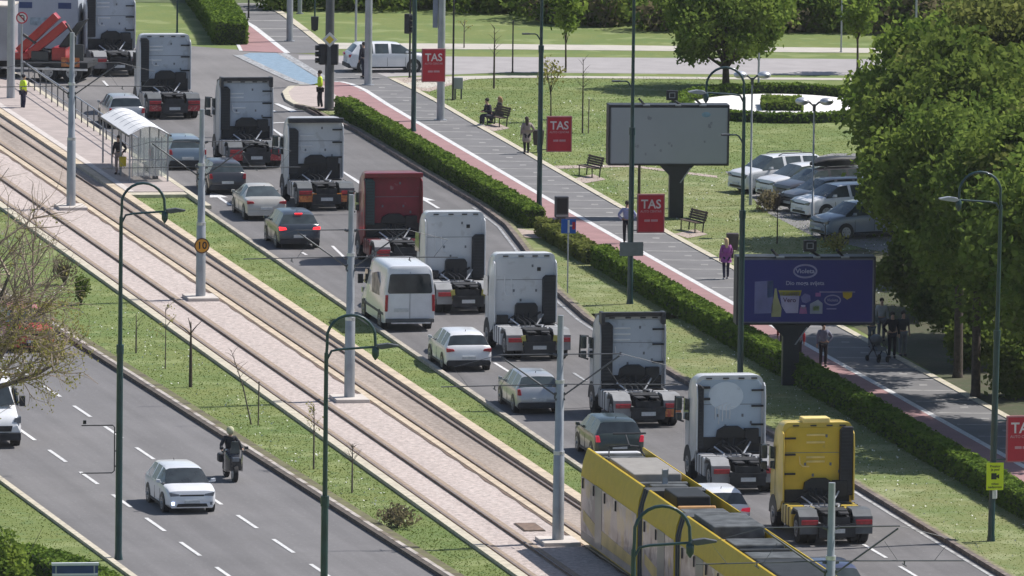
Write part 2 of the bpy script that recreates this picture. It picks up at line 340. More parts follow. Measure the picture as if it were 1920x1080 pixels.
# blue cycle crossing with white edges, pink corner island
sheet('blue_crossing', pxs((468, 100), (520, 100), (600, 150), (592, 160), (560, 157), (455, 104)), .022, BLUEP)
for q in ([(446, 104), (500, 130), (548, 152), (585, 162)], [(528, 100), (575, 128), (612, 150)]): paint('white_crossing_edge', pxs(*q), .5, .026, mat('worn_paint', (.36, .37, .38), .8, var=.25, scale=3, speck=[(7, .5, (.14, .14, .15), .8)]))
sheet('corner_island', pxs((536, 176), (546, 166), (565, 163), (606, 163), (640, 190), (640, 208), (600, 208), (575, 204), (552, 198)), .10, PINKP)
kerbline('corner_island_kerb', pxs((606, 163), (565, 163), (546, 166), (535, 176), (541, 190), (556, 199), (580, 206)), .3, .115, CONC)
for q in ([(514, 195), (522, 195), (558, 209), (546, 211)], [(470, 196), (478, 195), (520, 210), (508, 212)]): sheet('zebra_bar', pxs(*q), .024, PAINT)
paint('stop_line', pxs((505, 232), (560, 229), (598, 226)), .3)
# kerbs of the right road
KR = pxs((552, 201), (575, 207), (600, 222)) + [B(*p) for p in [(484, 80.45), (474, 81.05), (458, 80.9), (440, 80.85), (432, 80.5), (424, 79.7), (408, 78.0), (398, 77.4), (385, 77.2), (360, 77.2), (300, 77.2)]]
def shift(pts, d):
    o = []
    for i, p in enumerate(pts):
        a = pts[max(0, i - 1)]; b = pts[min(len(pts) - 1, i + 1)]; t = np.array([b[0] - a[0], b[1] - a[1]]); t = t / np.linalg.norm(t); o.append((p[0] - t[1] * d, p[1] + t[0] * d))
    return o
kerbline('right_kerb', shift(KR, .1), .2, .16, mat('dark_kerb', (.15, .12, .105), .9, var=.3, scale=2, speck=[(4, .6, (.3, .26, .22), .7)]))
kerbline('right_kerb_dirt', shift(KR, .30), .18, .13, mat('kerb_back_soil', (.22, .205, .12), .95, var=.25, scale=2, speck=[(3, .5, (.16, .17, .07), .8)]))
paint('edge_line', [B(300, 76.95), B(345, 76.95), B(347, 76.98)], .13, m=mat('edge_paint', (.42, .42, .42), .8, var=.2, scale=2, speck=[(3, .5, (.2, .2, .2), .8)]))
paint('edge_line', shift(KR[6:12], -.28), .12, m=mat('worn_paint', (.36, .37, .38)))
kerbline('median_kerb', [B(u, RL(u)) for u in (300, 340, 380, 420, 440)], .2, .12, KERB)
kerbline('platform_kerb', [B(u, 68.95) for u in (440, 460, 480, 500, 515)], .25, .18, CONC)
for q in ([(927, 681), (956, 699)], [(830, 616), (844, 624)], [(623, 462), (648, 486)], [(566, 474), (575, 479)], [(1619, 1022), (1662, 1047)], [(1687, 1063), (1735, 1092)],
          [(512, 243), (529, 256)], [(700, 575), (716, 585)], [(193, 152), (203, 163)], [(390, 352), (396, 357)]): paint('lane_dash', pxs(*q), .13)
for q in ([(1075, 700), (1100, 716)],): paint('lane_dash', pxs(*q), .12, m=mat('worn_paint', (.36, .37, .38)))
paint('bay_line', pxs((643, 323), (672, 343), (700, 361)), .14)
paint('bay_line', [B(486, 77.4), B(470, 77.42), B(448, 77.44), B(432, 77.44)], .12, .023)
for (x, y_) in ((800, 378), (412, 372)):      # white direction arrows on the asphalt
    g = G(x, y_); u = g[0] * DD[0] + g[1] * DD[1]; v = g[0] * NN[0] + g[1] * NN[1]
    mb = MB(); q = [B(u - 3, v - .08), B(u - 3, v + .08), B(u + .4, v + .08), B(u + .4, v - .08)]; mb.add([(*p, .024) for p in q], [(0, 1, 2, 3)])
    q = [B(u + .2, v - .42), B(u + .2, v + .42), B(u + 2.6, v)]; mb.add([(*p, .026) for p in q], [(0, 1, 2)])
    struct('painted_arrow', mb, PAINT)
# left road
kerbline('left_road_kerb', [B(u, K(u) + .1) for u in range(300, 600, 12)], .2, .15, KERBD)
kerbline('left_road_kerb_top', [B(u, K(u) + .28) for u in range(300, 600, 12)], .16, .16, mat('worn_kerb', (.42, .38, .35), .9, var=.2, scale=1.5, speck=[(.9, .54, (.14, .11, .08), .9), (5, .6, (.2, .17, .14), .6)]))
kerbline('left_road_soil', [B(u, K(u) + .55) for u in range(300, 600, 12)], .4, .12, mat('verge_soil', (.10, .085, .055), .95, scale=2, col2=(.16, .16, .07)))
kerbline('left_verge_kerb', [B(u, K(u) - 9.85) for u in range(300, 600, 12)], .22, .10, CONC)
for k in range(-14, 22):
    for off, ref in ((3.5, 360.5), (6.7, 360.1)):
        u = ref + k * 6.0; paint('lane_dash', [B(u, K(u) - off), B(u - 3.3, K(u - 3.3) - off)], .14)
# tram bed: ballast, rails, edges
strip('tram_bed', lambda u: S(u) + .3, lambda u: RK(u) - .1, U0, 560, .03, BALL)
strip('tram_bed_dusty', lambda u: S(u) + 3.75, lambda u: RK(u) - .2, U0, 560, .036, BALLD)
strip('tram_edge', lambda u: S(u), lambda u: S(u) + .34, U0, 560, .12, CONC, z0=-.05)
strip('tram_edge', lambda u: RK(u) - .12, lambda u: RK(u) + .28, U0, 560, .17, mat('beige_kerb', (.52, .43, .32), .85, var=.14, scale=2, speck=[(3, .62, (.28, .22, .16), .6)]), z0=-.05)
for off, w in ((.50, .35), (1.85, .42), (4.12, .42), (5.45, .3)):
    strip('rail_bed', lambda u, o=off, w=w: S(u) + o + (6.0 - 6.0) - w / 2 + .08, lambda u, o=off, w=w: S(u) + o + w / 2 + .08, U0, 560, .045, RUSTBED)
    strip('tram_rail', lambda u, o=off: S(u) + o - .08, lambda u, o=off: S(u) + o + .01, U0, 560, .11, RUST, z0=0)
    strip('tram_rail_shine', lambda u, o=off: S(u) + o - .05, lambda u, o=off: S(u) + o - .03, U0, 560, .114, STEEL, n=24)
strip('concrete_band', lambda u: S(u) + 3.72, lambda u: S(u) + 4.0, U0, 560, .07, mat('beige_kerb', (.52, .43, .32)), z0=0)
strip('bed_crack', lambda u: S(u) + 3.62 + .05 * math.sin(u * 1.7), lambda u: S(u) + 3.74 + .05 * math.sin(u * 1.7 + 1), U0, 560, .05, RUST, n=150)
# stop platform between track and road, left island
strip('platform', lambda u: RK(u) + .25, 68.95, 446, 520, .17, PLAT, z0=0)
strip('platform_edge_line', lambda u: RK(u) + .3, lambda u: RK(u) + .62, 446, 520, .176, mat('pale_edge', (.55, .50, .47), .8, var=.1))
strip('platform_end', lambda u: RK(u) + .25, 68.9, 445.0, 446.0, .14, CONC, z0=0, n=1)
sheet('left_island', pxs((-200, 168), (55, 172), (78, 184), (112, 204), (60, 208), (0, 206), (-200, 120)), .05, PLAT)
kerbline('left_island_kerb', pxs((-100, 165), (30, 170), (62, 176), (80, 187), (120, 207)), .3, .08, CONC)
# drier grass between road and hedge, and in the park
strip('roadside_grass', 77.5, 82.0, U0, 400, .008, GRASSR)
sheet('roadside_grass', [B(398, 77.6), B(408, 78.4), B(424, 80.2), B(440, 81.3), B(458, 81.4), B(474, 81.5), B(486, 81.2), B(488, 82.2), B(398, 82.2)], .008, GRASSR)
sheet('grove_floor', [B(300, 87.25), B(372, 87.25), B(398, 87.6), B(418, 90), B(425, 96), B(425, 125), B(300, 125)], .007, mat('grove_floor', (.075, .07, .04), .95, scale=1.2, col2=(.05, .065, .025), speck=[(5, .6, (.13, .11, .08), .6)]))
sheet('park_grass', pxs((1120, 300), (1250, 325), (1420, 322), (1600, 520), (1420, 560), (1200, 420)), .006, GRASSR)
sheet('bare_soil', pxs((600, 212), (660, 225), (650, 238), (628, 232)), .03, mat('dirt_paving', (.38, .31, .27)))
sheet('bare_soil', pxs((960, 428), (1045, 440), (1055, 452), (985, 446)), .03, mat('dirt_paving', (.38, .31, .27)))
# round flower bed of white gravel with a low hedge ring
g0 = G(1468, 202); A_, Bd = 5.0, 7.6
def ell(s, n=48, f=1.): return [(g0[0] + A_ * s * math.cos(2 * math.pi * k / n), g0[1] + Bd * s * f * math.sin(2 * math.pi * k / n)) for k in range(n)]
sheet('white_gravel_bed', ell(.9), .03, mat('white_gravel', (.82, .80, .79), .9, var=.08, scale=6, bump=.5, speck=[(9, .62, (.5, .49, .48), .6)]))
sheet('parking_lot', pxs((1360, 322), (1420, 316), (1560, 288), (1900, 288), (1900, 520), (1640, 470), (1530, 446), (1440, 400)), .01, mat('parking_asphalt', (.20, .195, .195), .9, var=.12, scale=1))
sheet('park_dirt_path', pxs((1040, 311), (1180, 309), (1345, 330), (1345, 334), (1180, 313), (1040, 317)), .012, mat('dirt_paving', (.38, .31, .27)))
# ------------------------------------------------------------------ vehicles
def rring(w, zb, zt, r, nseg=4, wt=None):
    """rounded-top cross section (x,z), wt = half width at the top"""
    wt = wt or w; p = [(-w, zb), (w, zb), (w, zb + (zt - zb) * .55)]
    for k in range(nseg + 1):
        a = math.pi / 2 * k / nseg; p.append((wt - r + r * math.cos(a), zt - r + r * math.sin(a)))
    for k in range(nseg + 1):
        a = math.pi / 2 * k / nseg; p.append((-(wt - r) - r * math.sin(a), zt - r + r * math.cos(a)))
    p.append((-w, zb + (zt - zb) * .55)); return p
def loft(mb, rings, ys, caps=True, mi=0):
    n = len(rings[0]); vs = [(p[0], y, p[1]) for r, y in zip(rings, ys) for p in r]
    fs = [(i * n + k, i * n + (k + 1) % n, (i + 1) * n + (k + 1) % n, (i + 1) * n + k) for i in range(len(rings) - 1) for k in range(n)]
    if caps: fs += [tuple(range(n - 1, -1, -1)), tuple((len(rings) - 1) * n + k for k in range(n))]
    return mb.add(vs, fs, mi)
def mk_wheel(root, c, r, w, rimr=.6, side=-1, dual=False):
    mb = MB(); mb.wheel((0, 0, 0), r, w)
    if dual: mb.wheel((-side * (w + .04), 0, 0), r, w)
    o = mb.build('wheel', TYRE, root, smooth=40); o.location = c
    rb = MB(); rb.prism([(rimr * r * math.cos(2 * math.pi * k / 14), rimr * r * math.sin(2 * math.pi * k / 14)) for k in range(14)], side * (w / 2 - .02), side * (w / 2 + .012), 'x')
    rb.prism([(r * .2 * math.cos(2 * math.pi * k / 8), r * .2 * math.sin(2 * math.pi * k / 8)) for k in range(8)], side * (w / 2), side * (w / 2 + .05), 'x')
    for k in range(6):
        a = 2 * math.pi * k / 6; cy, cz = rimr * r * .65 * math.cos(a), rimr * r * .65 * math.sin(a)
        rb.prism([(cy + .04 * r * 2 * math.cos(q), cz + .04 * r * 2 * math.sin(q)) for q in (0, 1.57, 3.14, 4.71)], side * (w / 2 + .011), side * (w / 2 + .016), 'x', 1)
    rb.build('rim', [RIM, BLK2], o, smooth=30); return o
def tractor(px, py, label, paint_m, rear_m, intake=('l', 1.35, 3.5, .42), dark_z=1.75, rim_m=None, deflect=None, fend=FEND, lamps='red', haz=None, tank=ALU, yaw=10.6,
            ribs=((-.35, 3.2), (-.35, 3.02)), roofbox=None, hinges='r', hgt=3.75, circle=False, extra=None, round_=.18, cover=None, name='tractor_unit', beam=None, at=None, hose=True, mirrors=True, bead=None):
    """road tractor seen from behind; origin under the rear axle, heading +y"""
    t = thing(name, at or G(px, py), R(yaw), label, 'truck', 'tractor units queuing without trailers')
    if at: t.location = (at[0], at[1], 0)
    rim_m = rim_m or paint_m; yb = 2.35; z0 = 1.15
    # cab shell
    mb = MB(); hw = 1.2
    rings = [rring(hw, z0, hgt, round_, 4, hw - .02), rring(hw + .03, z0 - .3, hgt + .01, round_ + .02, 4, hw - .01), rring(hw + .03, .55, hgt - .02, round_ + .05, 4, hw - .03), rring(hw, .5, hgt - .18, .32, 4, hw - .08), rring(hw - .05, .45, hgt - .75, .4, 4, hw - .12), rring(hw - .12, .45, 2.3, .35, 4, hw - .2)]
    loft(mb, rings, [yb, yb + .12, yb + .9, yb + 1.6, yb + 2.05, yb + 2.3]); cab = mb.build('cab', paint_m, t, smooth=38)
    # side window, windscreen
    for s in (-1, 1):
        mb = MB(); x = s * (hw + .035); mb.prism([(yb + 1.0, 2.05), (yb + 1.95, 2.0), (yb + 1.85, 2.75), (yb + 1.05, 2.8)], x, x + s * .012, 'x'); mb.build('side_window', GLASS, t)
        mb = MB(); mb.prism([(yb + .93, .75), (yb + .96, .75), (yb + .96, 2.85), (yb + .93, 2.85)], s * (hw + .03), s * (hw + .036), 'x'); mb.build('door_seam', BLK2, t)
        # wheel arch and front wheel
        mb = MB(); mb.prism([(yb + 1.2 + .66 * math.cos(a), .53 + .66 * math.sin(a)) for a in [math.pi * k / 8 for k in range(9)]], s * (hw - .1), s * (hw + .04), 'x'); mb.build('wheel_arch', BLK2, t)
        mk_wheel(t, (s * 1.07, yb + 1.2, .51), .51, .32, .58, s)
        # mirrors
        if mirrors: mb = MB(); mb.tube([(s * (hw + .02), yb + 2.0, 2.75), (s * (hw + .32), yb + 1.98, 2.8), (s * (hw + .36), yb + 1.95, 2.0), (s * (hw + .02), yb + 2.0, 1.9)], .035, 6)
        if mirrors: mi = mb.build('mirror', BLK2, t); m2 = MB(); m2.box(s * (hw + .22) - .1, s * (hw + .22) + .12, yb + 1.88, yb + 2.0, 2.3, 2.78); m2.box(s * (hw + .22) - .1, s * (hw + .22) + .12, yb + 1.88, yb + 2.0, 1.95, 2.22)
        if mirrors: m2.build('mirror_glass', GLASSG, mi, bevel=.04)
        # rear edge fairing
        mb = MB(); mb.prism([(yb - .30, 1.15), (yb + .02, 1.1), (yb + .02, hgt - .25), (yb - .20, hgt - .35), (yb - .30, hgt - .8)], s * (hw - .02), s * (hw + .03), 'x'); mb.build('side_fairing', rim_m, t, bevel=.015)
    mb = MB(); mb.add([(-1.02, yb + 2.26, 1.75), (1.02, yb + 2.26, 1.75), (.98, yb + 2.08, 2.85), (-.98, yb + 2.08, 2.85)], [(3, 2, 1, 0)])
    # rear wall: pressed panel, ribs
    mb = MB(); mb.prism([(-1.12, (dark_z - .3) if not extra else 1.1), (1.12, (dark_z - .3) if not extra else 1.1), (1.12, hgt - .32), (1.0, hgt - .16), (-1.0, hgt - .16), (-1.12, hgt - .32)], yb - .03, yb + .01, 'y')
    pan = mb.build('rear_panel', rear_m, t, bevel=.02)
    for (rx, rz) in ribs: MB().box(rx - .34, rx + .3, yb - .06, yb - .025, rz, rz + .07).build('pressed_rib', bead or WHITE, pan, bevel=.02)  # ribs get a paler colour that stands in for bright glints
    if extra:
        for k, bx_ in enumerate((-.78, -.52)): MB().tube([(bx_, yb - .03, 2.95 - k * .15), (bx_, yb - .05, 2.3), (bx_ + .06, yb - .05, 2.16), (bx_ + .18, yb - .03, 2.14)], .022, 6).build('pressed_bead', WHITE, pan, smooth=50)  # white beads, glint on the pressed metal put into the colour
        MB().box(.48, .62, yb - .05, yb - .03, 3.1, 3.24).build('vent', BLACK, pan)
    elif bead or ribs: MB().tube([(-.62, yb - .03, 2.62), (-.60, yb - .05, 2.36), (-.5, yb - .05, 2.28), (-.28, yb - .03, 2.27)], .024, 6).build('pressed_bead', bead or WHITE, pan, smooth=50)  # bead coloured like the ribs, its glint painted in
    if circle:
        mb = MB(); mb.prism([(-.15 + .62 * math.cos(2 * math.pi * k / 28), hgt - .72 + .5 * math.sin(2 * math.pi * k / 28)) for k in range(28)], yb - .045, yb - .03, 'y'); mb.build('round_mark', mat('faded_white_mark', (.62, .68, .74), .6, var=.03), pan)
        mb = MB()
        for k in range(5): mb.tube([(-.52 + .13 * k, yb - .045, 1.95 + (.28 if k in (0, 4) else .1 * k)), (-.52 + .13 * k, yb - .045, 2.75 - .06 * abs(k - 2)), (-.36 + .13 * k, yb - .045, 2.80 - .06 * abs(k - 2))], .018, 5)
        mb.build('raised_bead', WHITE, pan)
    mb = MB()                       # seam, bolts, latches
    mb.box(-1.1, 1.1, yb - .036, yb - .029, hgt - 1.02, hgt - 1.0)
    for bx, bz in ((-.42, 2.35), (.45, 2.35), (-.15, 1.98), (.75, 2.1), (.3, 3.3)): mb.box(bx - .035, bx + .035, yb - .045, yb - .03, bz - .05, bz + .05)
    mb.build('seam', mat('seam_grey', (.16, .17, .19), .7), pan)  # one dark grey for seam, bolts and latches
    if hinges:
        s = 1 if hinges == 'r' else -1
        for hz in (2.0, 2.65, 3.2): MB().box(s * .98 - .22, s * .98 + .22, yb - .10, yb - .03, hz, hz + .06).build('hinge', BLK2, t)
        if hinges == 'both' or circle:
            for hz in (2.9, 3.3): MB().box(-1.08, -.72, yb - .12, yb - .03, hz, hz + .08).build('hinge', BLK2, t)
    # engine bay wall: black lower zone
    mb = MB()
    if extra:
        mb.box(-1.1, 1.1, yb - .10, yb + .4, .85, 1.12); mb.prism([(-.40, 1.12), (.48, 1.12), (.48, 1.75), (.40, 1.88), (-.30, 1.88), (-.38, 1.78)], yb - .30, yb - .02, 'y'); mb.box(-1.08, -.66, yb - .25, yb - .02, 1.1, 1.42)
    else: mb.box(-1.1, 1.1, yb - .10, yb + .4, .85, dark_z - .25); mb.prism([(-.5, dark_z - .26), (.55, dark_z - .26), (.5, dark_z), (.28, dark_z + .14), (-.2, dark_z + .14), (-.45, dark_z)], yb - .22, yb - .03, 'y')
    mb.box(.5, 1.0, yb - .26, yb - .03, (dark_z - .5) if not extra else .9, (dark_z + .06) if not extra else 1.12); mb.tube([(-.8, yb - .15, 1.1), (-.3, yb - .3, 1.5), (.1, yb - .25, 1.25), (.6, yb - .3, 1.55)], .05, 6)
    mb.build('engine_cover', BLACK, t, bevel=.03)
    if intake:
        sd, za, zb_, wd = intake; s = -1 if sd == 'l' else 1; xa = s * 1.18; xb = s * (1.18 - wd)
        mb = MB(); mb.prism([(xa, za), (xb, za), (xb, zb_ - .12), (xb + s * .12, zb_), (xa, zb_)], yb - .24, yb - .02, 'y'); o = mb.build('air_intake', BLK2 if not cover else cover, t, bevel=.03)
        mb = MB()
        for k in range(int((zb_ - za) / .12)): mb.box(min(xa, xb) + .05, max(xa, xb) - .05, yb - .255, yb - .238, za + .06 + k * .12, za + .09 + k * .12)
        mb.build('louvre', mat('louvre_grey', (.026, .029, .035), .6), o)
    if beam: MB().box(-1.22, 1.22, yb - .3, yb - .02, hgt - .20, hgt + .0).build('roof_beam', beam, t, bevel=.03)
    if deflect:
        mb = MB(); mb.prism([(yb - .28, hgt + .13), (yb + .02, hgt + .12), (yb + 1.5, hgt - .12), (yb + 1.5, hgt - .3), (yb - .2, hgt - .03)], -1.1, 1.1, 'x'); d = mb.build('roof_deflector', deflect, t, bevel=.03)
        for s in (-1, 1): MB().box(s * 1.13 - .07, s * 1.13 + .07, yb - .34, yb + .15, hgt - .32, hgt + .14).build('deflector_end', deflect, d, bevel=.02)
    for lx in (-.75, -.15, .4, .85): MB().box(lx - .10, lx + .10, yb - .06, yb + .0, hgt - .12, hgt - .08).build('roof_edge_clip', BLK2, t)
    if roofbox: MB().box(-.52, .42, yb - .04, yb + .55, hgt - .02, hgt + .16).build('roof_hatch', roofbox, t, bevel=.04)
    # chassis
    mb = MB()
    for s in (-1, 1): mb.box(s * .38 - .05, s * .38 + .05, -.85, 4.2, .72, 1.0)
    mb.box(-.45, .45, -.88, -.78, .72, .98); mb.box(-.36, .36, .5, .62, .74, .98); mb.box(-.36, .36, 1.4, 1.55, .74, .98); mb.tube([(-.95, 0, .51), (.95, 0, .51)], .13, 8); mb.ball((0, 0, .51), .3)
    mb.tube([(0, .1, .6), (0, 3, .8)], .06, 6)
    mb.box(-.62, .62, -.96, -.86, .32, .74)
    mb.build('chassis', CHAS, t)
    mb = MB(); mb.prism([(-.47 + 0, -.42), (.47, -.42), (.5, .35), (-.5, .35)], 1.10, 1.16, 'z'); mb.prism([(-.47, -.42), (-.12, -.42), (-.1, -.85), (-.4, -.9)], 1.06, 1.12, 'z'); mb.prism([(.12, -.42), (.47, -.42), (.4, -.9), (.1, -.85)], 1.06, 1.12, 'z')
    mb.box(-.5, .5, -.1, .1, 1.0, 1.1); mb.build('fifth_wheel', CHAS, t, bevel=.02)
    for s in (-1, 1): MB().tube([(s * .17, .62, .93), (s * .17, 1.35, .93)], .12, 10).build('air_tank', ALU, t, smooth=40)
    mb = MB(); mb.tube([(-.2, .5, 1.02), (-.5, 1.0, 1.12), (-.3, 1.7, 1.08), (-.6, 2.0, 1.3)], .03, 5); mb.tube([(.25, .3, 1.0), (.45, .9, 1.15), (.35, 1.6, 1.1), (.7, 2.1, 1.45)], .03, 5); mb.build('cable', ALU, t)
    mb = MB(); mb.box(-1.0, -.38, 1.25, yb - .15, 1.02, 1.06); mb.box(-.36, .3, 1.55, yb - .1, 1.0, 1.05); mb.box(.55, 1.1, 1.5, yb - .1, 1.04, 1.08); mb.build('catwalk_plate', ALU, t)
    for s in (-1, 1):
        mk_wheel(t, (s * 1.05, 0, .51), .51, .29, .55, s, dual=True)
        # mudguard: flat top with sloped ends
        mb = MB(); xa, xb = s * .60, s * 1.24
        out = [(-.72, .62), (-.66, .98), (-.40, 1.17), (.38, 1.17), (.66, .95), (.60, .90), (.34, 1.10), (-.36, 1.10), (-.60, .93), (-.65, .60)]
        mb.prism(out, xa, xb, 'x'); f = mb.build('mudguard', fend, t, smooth=30)
        MB().box(min(xa, xb), max(xa, xb), -.79, -.72, .40, 1.0).build('rear_flap', fend if lamps != 'box' else FENDK, f, bevel=.02)
        L = MB(); L.box(min(xa, xb) + .05, max(xa, xb) - .03, -.85, -.785, .72, .88); L.build('tail_light', TAIL if lamps != 'lit' else BRAKE, t, bevel=.015)
        if haz and haz[0 if s < 0 else 1]: MB().box(min(xa, xb) + .04, max(xa, xb) - .02, -.86, -.80, .40, .68).build('warning_plate', haz[0 if s < 0 else 1], t)
        MB().box(s * .55 - .1, s * .55 + .1, -.93, -.86, .62, .78).build('marker_lamp', ORANGE if (haz and haz[0] is HAZ) else BLK2, t)
        # tank / box between the axles
        mb = MB(); mb.prism([(.80, .42), (2.25, .42), (2.3, .55), (2.3, .98), (2.2, 1.08), (.85, 1.08), (.78, 1.0)], s * .62, s * 1.22, 'x'); k = mb.build('side_tank', tank, t, bevel=.05)
        mb = MB()
        for yy in (1.05, 1.5, 1.95): mb.box(min(s * .61, s * 1.232), max(s * .61, s * 1.232), yy, yy + .06, .41, 1.09)
        mb.build('tank_strap', CHAS, k)
    MB().box(-.26, .26, -.99, -.955, .46, .60).build('number_plate', PLATE, t)
    if hose:
        mb = MB()
        for k in range(3):
            x = -.25 + .2 * k; mb.tube([(x, yb - .1, 1.65), (x - .08, yb - .5, 1.35), (x + .1, yb - .95, 1.22), (x + .05, yb - 1.3, 1.13)], .022, 5)
        mb.build('air_hose', BLK2, t)
    if extra:
        for s in (-1, 1): MB().prism([(s * .5, .62), (s * .62, .55), (s * .72, .95), (s * .55, 1.0)], -.93, -.88, 'y').build('yellow_bracket', mat('faded_yellow', (.42, .38, .10), .7), t)
    return t
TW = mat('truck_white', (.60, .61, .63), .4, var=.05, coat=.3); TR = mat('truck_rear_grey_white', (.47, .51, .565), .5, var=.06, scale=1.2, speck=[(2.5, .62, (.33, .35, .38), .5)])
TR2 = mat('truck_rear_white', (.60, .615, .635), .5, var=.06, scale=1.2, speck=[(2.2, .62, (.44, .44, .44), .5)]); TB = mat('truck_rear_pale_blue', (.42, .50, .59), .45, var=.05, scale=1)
TRED = mat('truck_dark_red', (.20, .012, .022), .35, var=.1, coat=.4); TRED2 = mat('truck_rear_red', (.22, .02, .035), .5, var=.12, speck=[(3, .68, (.4, .3, .3), .5)])
TY = mat('truck_yellow', (.62, .45, .07), .4, var=.06, coat=.3); TY2 = mat('truck_rear_yellow', (.66, .45, .035), .45, var=.08, scale=1.5, speck=[(2.2, .68, (.4, .3, .12), .6)])
TG = mat('truck_grey_white', (.46, .47, .49), .45, var=.05, coat=.2)
SPOI = mat('dark_spoiler', (.035, .038, .045), .5, var=.2)
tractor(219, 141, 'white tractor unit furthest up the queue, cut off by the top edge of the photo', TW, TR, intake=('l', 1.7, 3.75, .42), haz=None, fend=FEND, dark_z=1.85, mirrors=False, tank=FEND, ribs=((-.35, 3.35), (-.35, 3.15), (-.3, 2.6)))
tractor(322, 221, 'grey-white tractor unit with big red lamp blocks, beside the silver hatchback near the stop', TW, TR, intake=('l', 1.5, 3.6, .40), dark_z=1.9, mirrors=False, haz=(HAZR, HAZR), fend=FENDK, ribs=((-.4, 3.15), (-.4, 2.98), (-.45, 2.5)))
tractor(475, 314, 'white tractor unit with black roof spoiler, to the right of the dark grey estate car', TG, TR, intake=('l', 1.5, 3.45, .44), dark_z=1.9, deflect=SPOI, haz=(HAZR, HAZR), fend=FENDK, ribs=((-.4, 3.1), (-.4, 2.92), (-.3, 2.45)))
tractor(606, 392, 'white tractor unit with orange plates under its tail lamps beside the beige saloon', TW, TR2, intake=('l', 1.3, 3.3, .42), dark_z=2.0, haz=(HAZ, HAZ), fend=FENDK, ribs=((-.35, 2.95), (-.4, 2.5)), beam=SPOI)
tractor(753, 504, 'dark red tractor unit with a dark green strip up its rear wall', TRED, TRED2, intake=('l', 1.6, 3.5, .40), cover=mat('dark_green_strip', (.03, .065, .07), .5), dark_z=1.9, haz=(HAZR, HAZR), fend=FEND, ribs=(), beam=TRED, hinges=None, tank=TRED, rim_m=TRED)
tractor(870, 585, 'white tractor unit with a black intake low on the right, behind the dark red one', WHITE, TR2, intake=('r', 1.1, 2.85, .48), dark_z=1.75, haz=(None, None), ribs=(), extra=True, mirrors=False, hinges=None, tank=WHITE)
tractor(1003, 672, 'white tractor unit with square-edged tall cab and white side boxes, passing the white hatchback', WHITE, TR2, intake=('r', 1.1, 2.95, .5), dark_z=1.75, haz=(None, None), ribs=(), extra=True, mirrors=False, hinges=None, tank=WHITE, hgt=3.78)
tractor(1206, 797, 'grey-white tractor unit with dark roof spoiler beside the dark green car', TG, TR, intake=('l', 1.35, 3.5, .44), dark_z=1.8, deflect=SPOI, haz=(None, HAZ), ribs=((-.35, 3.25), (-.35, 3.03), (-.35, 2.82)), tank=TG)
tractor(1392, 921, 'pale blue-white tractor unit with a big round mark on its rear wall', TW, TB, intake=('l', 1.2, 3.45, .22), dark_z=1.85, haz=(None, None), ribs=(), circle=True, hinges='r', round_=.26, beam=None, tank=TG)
tractor(1558, 1018, 'yellow tractor unit with a black strip up the right of its rear wall', TY, TY2, intake=('r', 1.3, 3.62, .44), dark_z=1.75, haz=(None, None), fend=FENDK, roofbox=mat('truck_yellow_light', (.80, .62, .22), .5), ribs=((-.05, 3.3), (-.05, 3.05), (-.05, 2.55), (-.05, 2.4)), tank=TY, hinges='l', rim_m=TY, bead=mat('truck_yellow_light', (.80, .62, .22)))
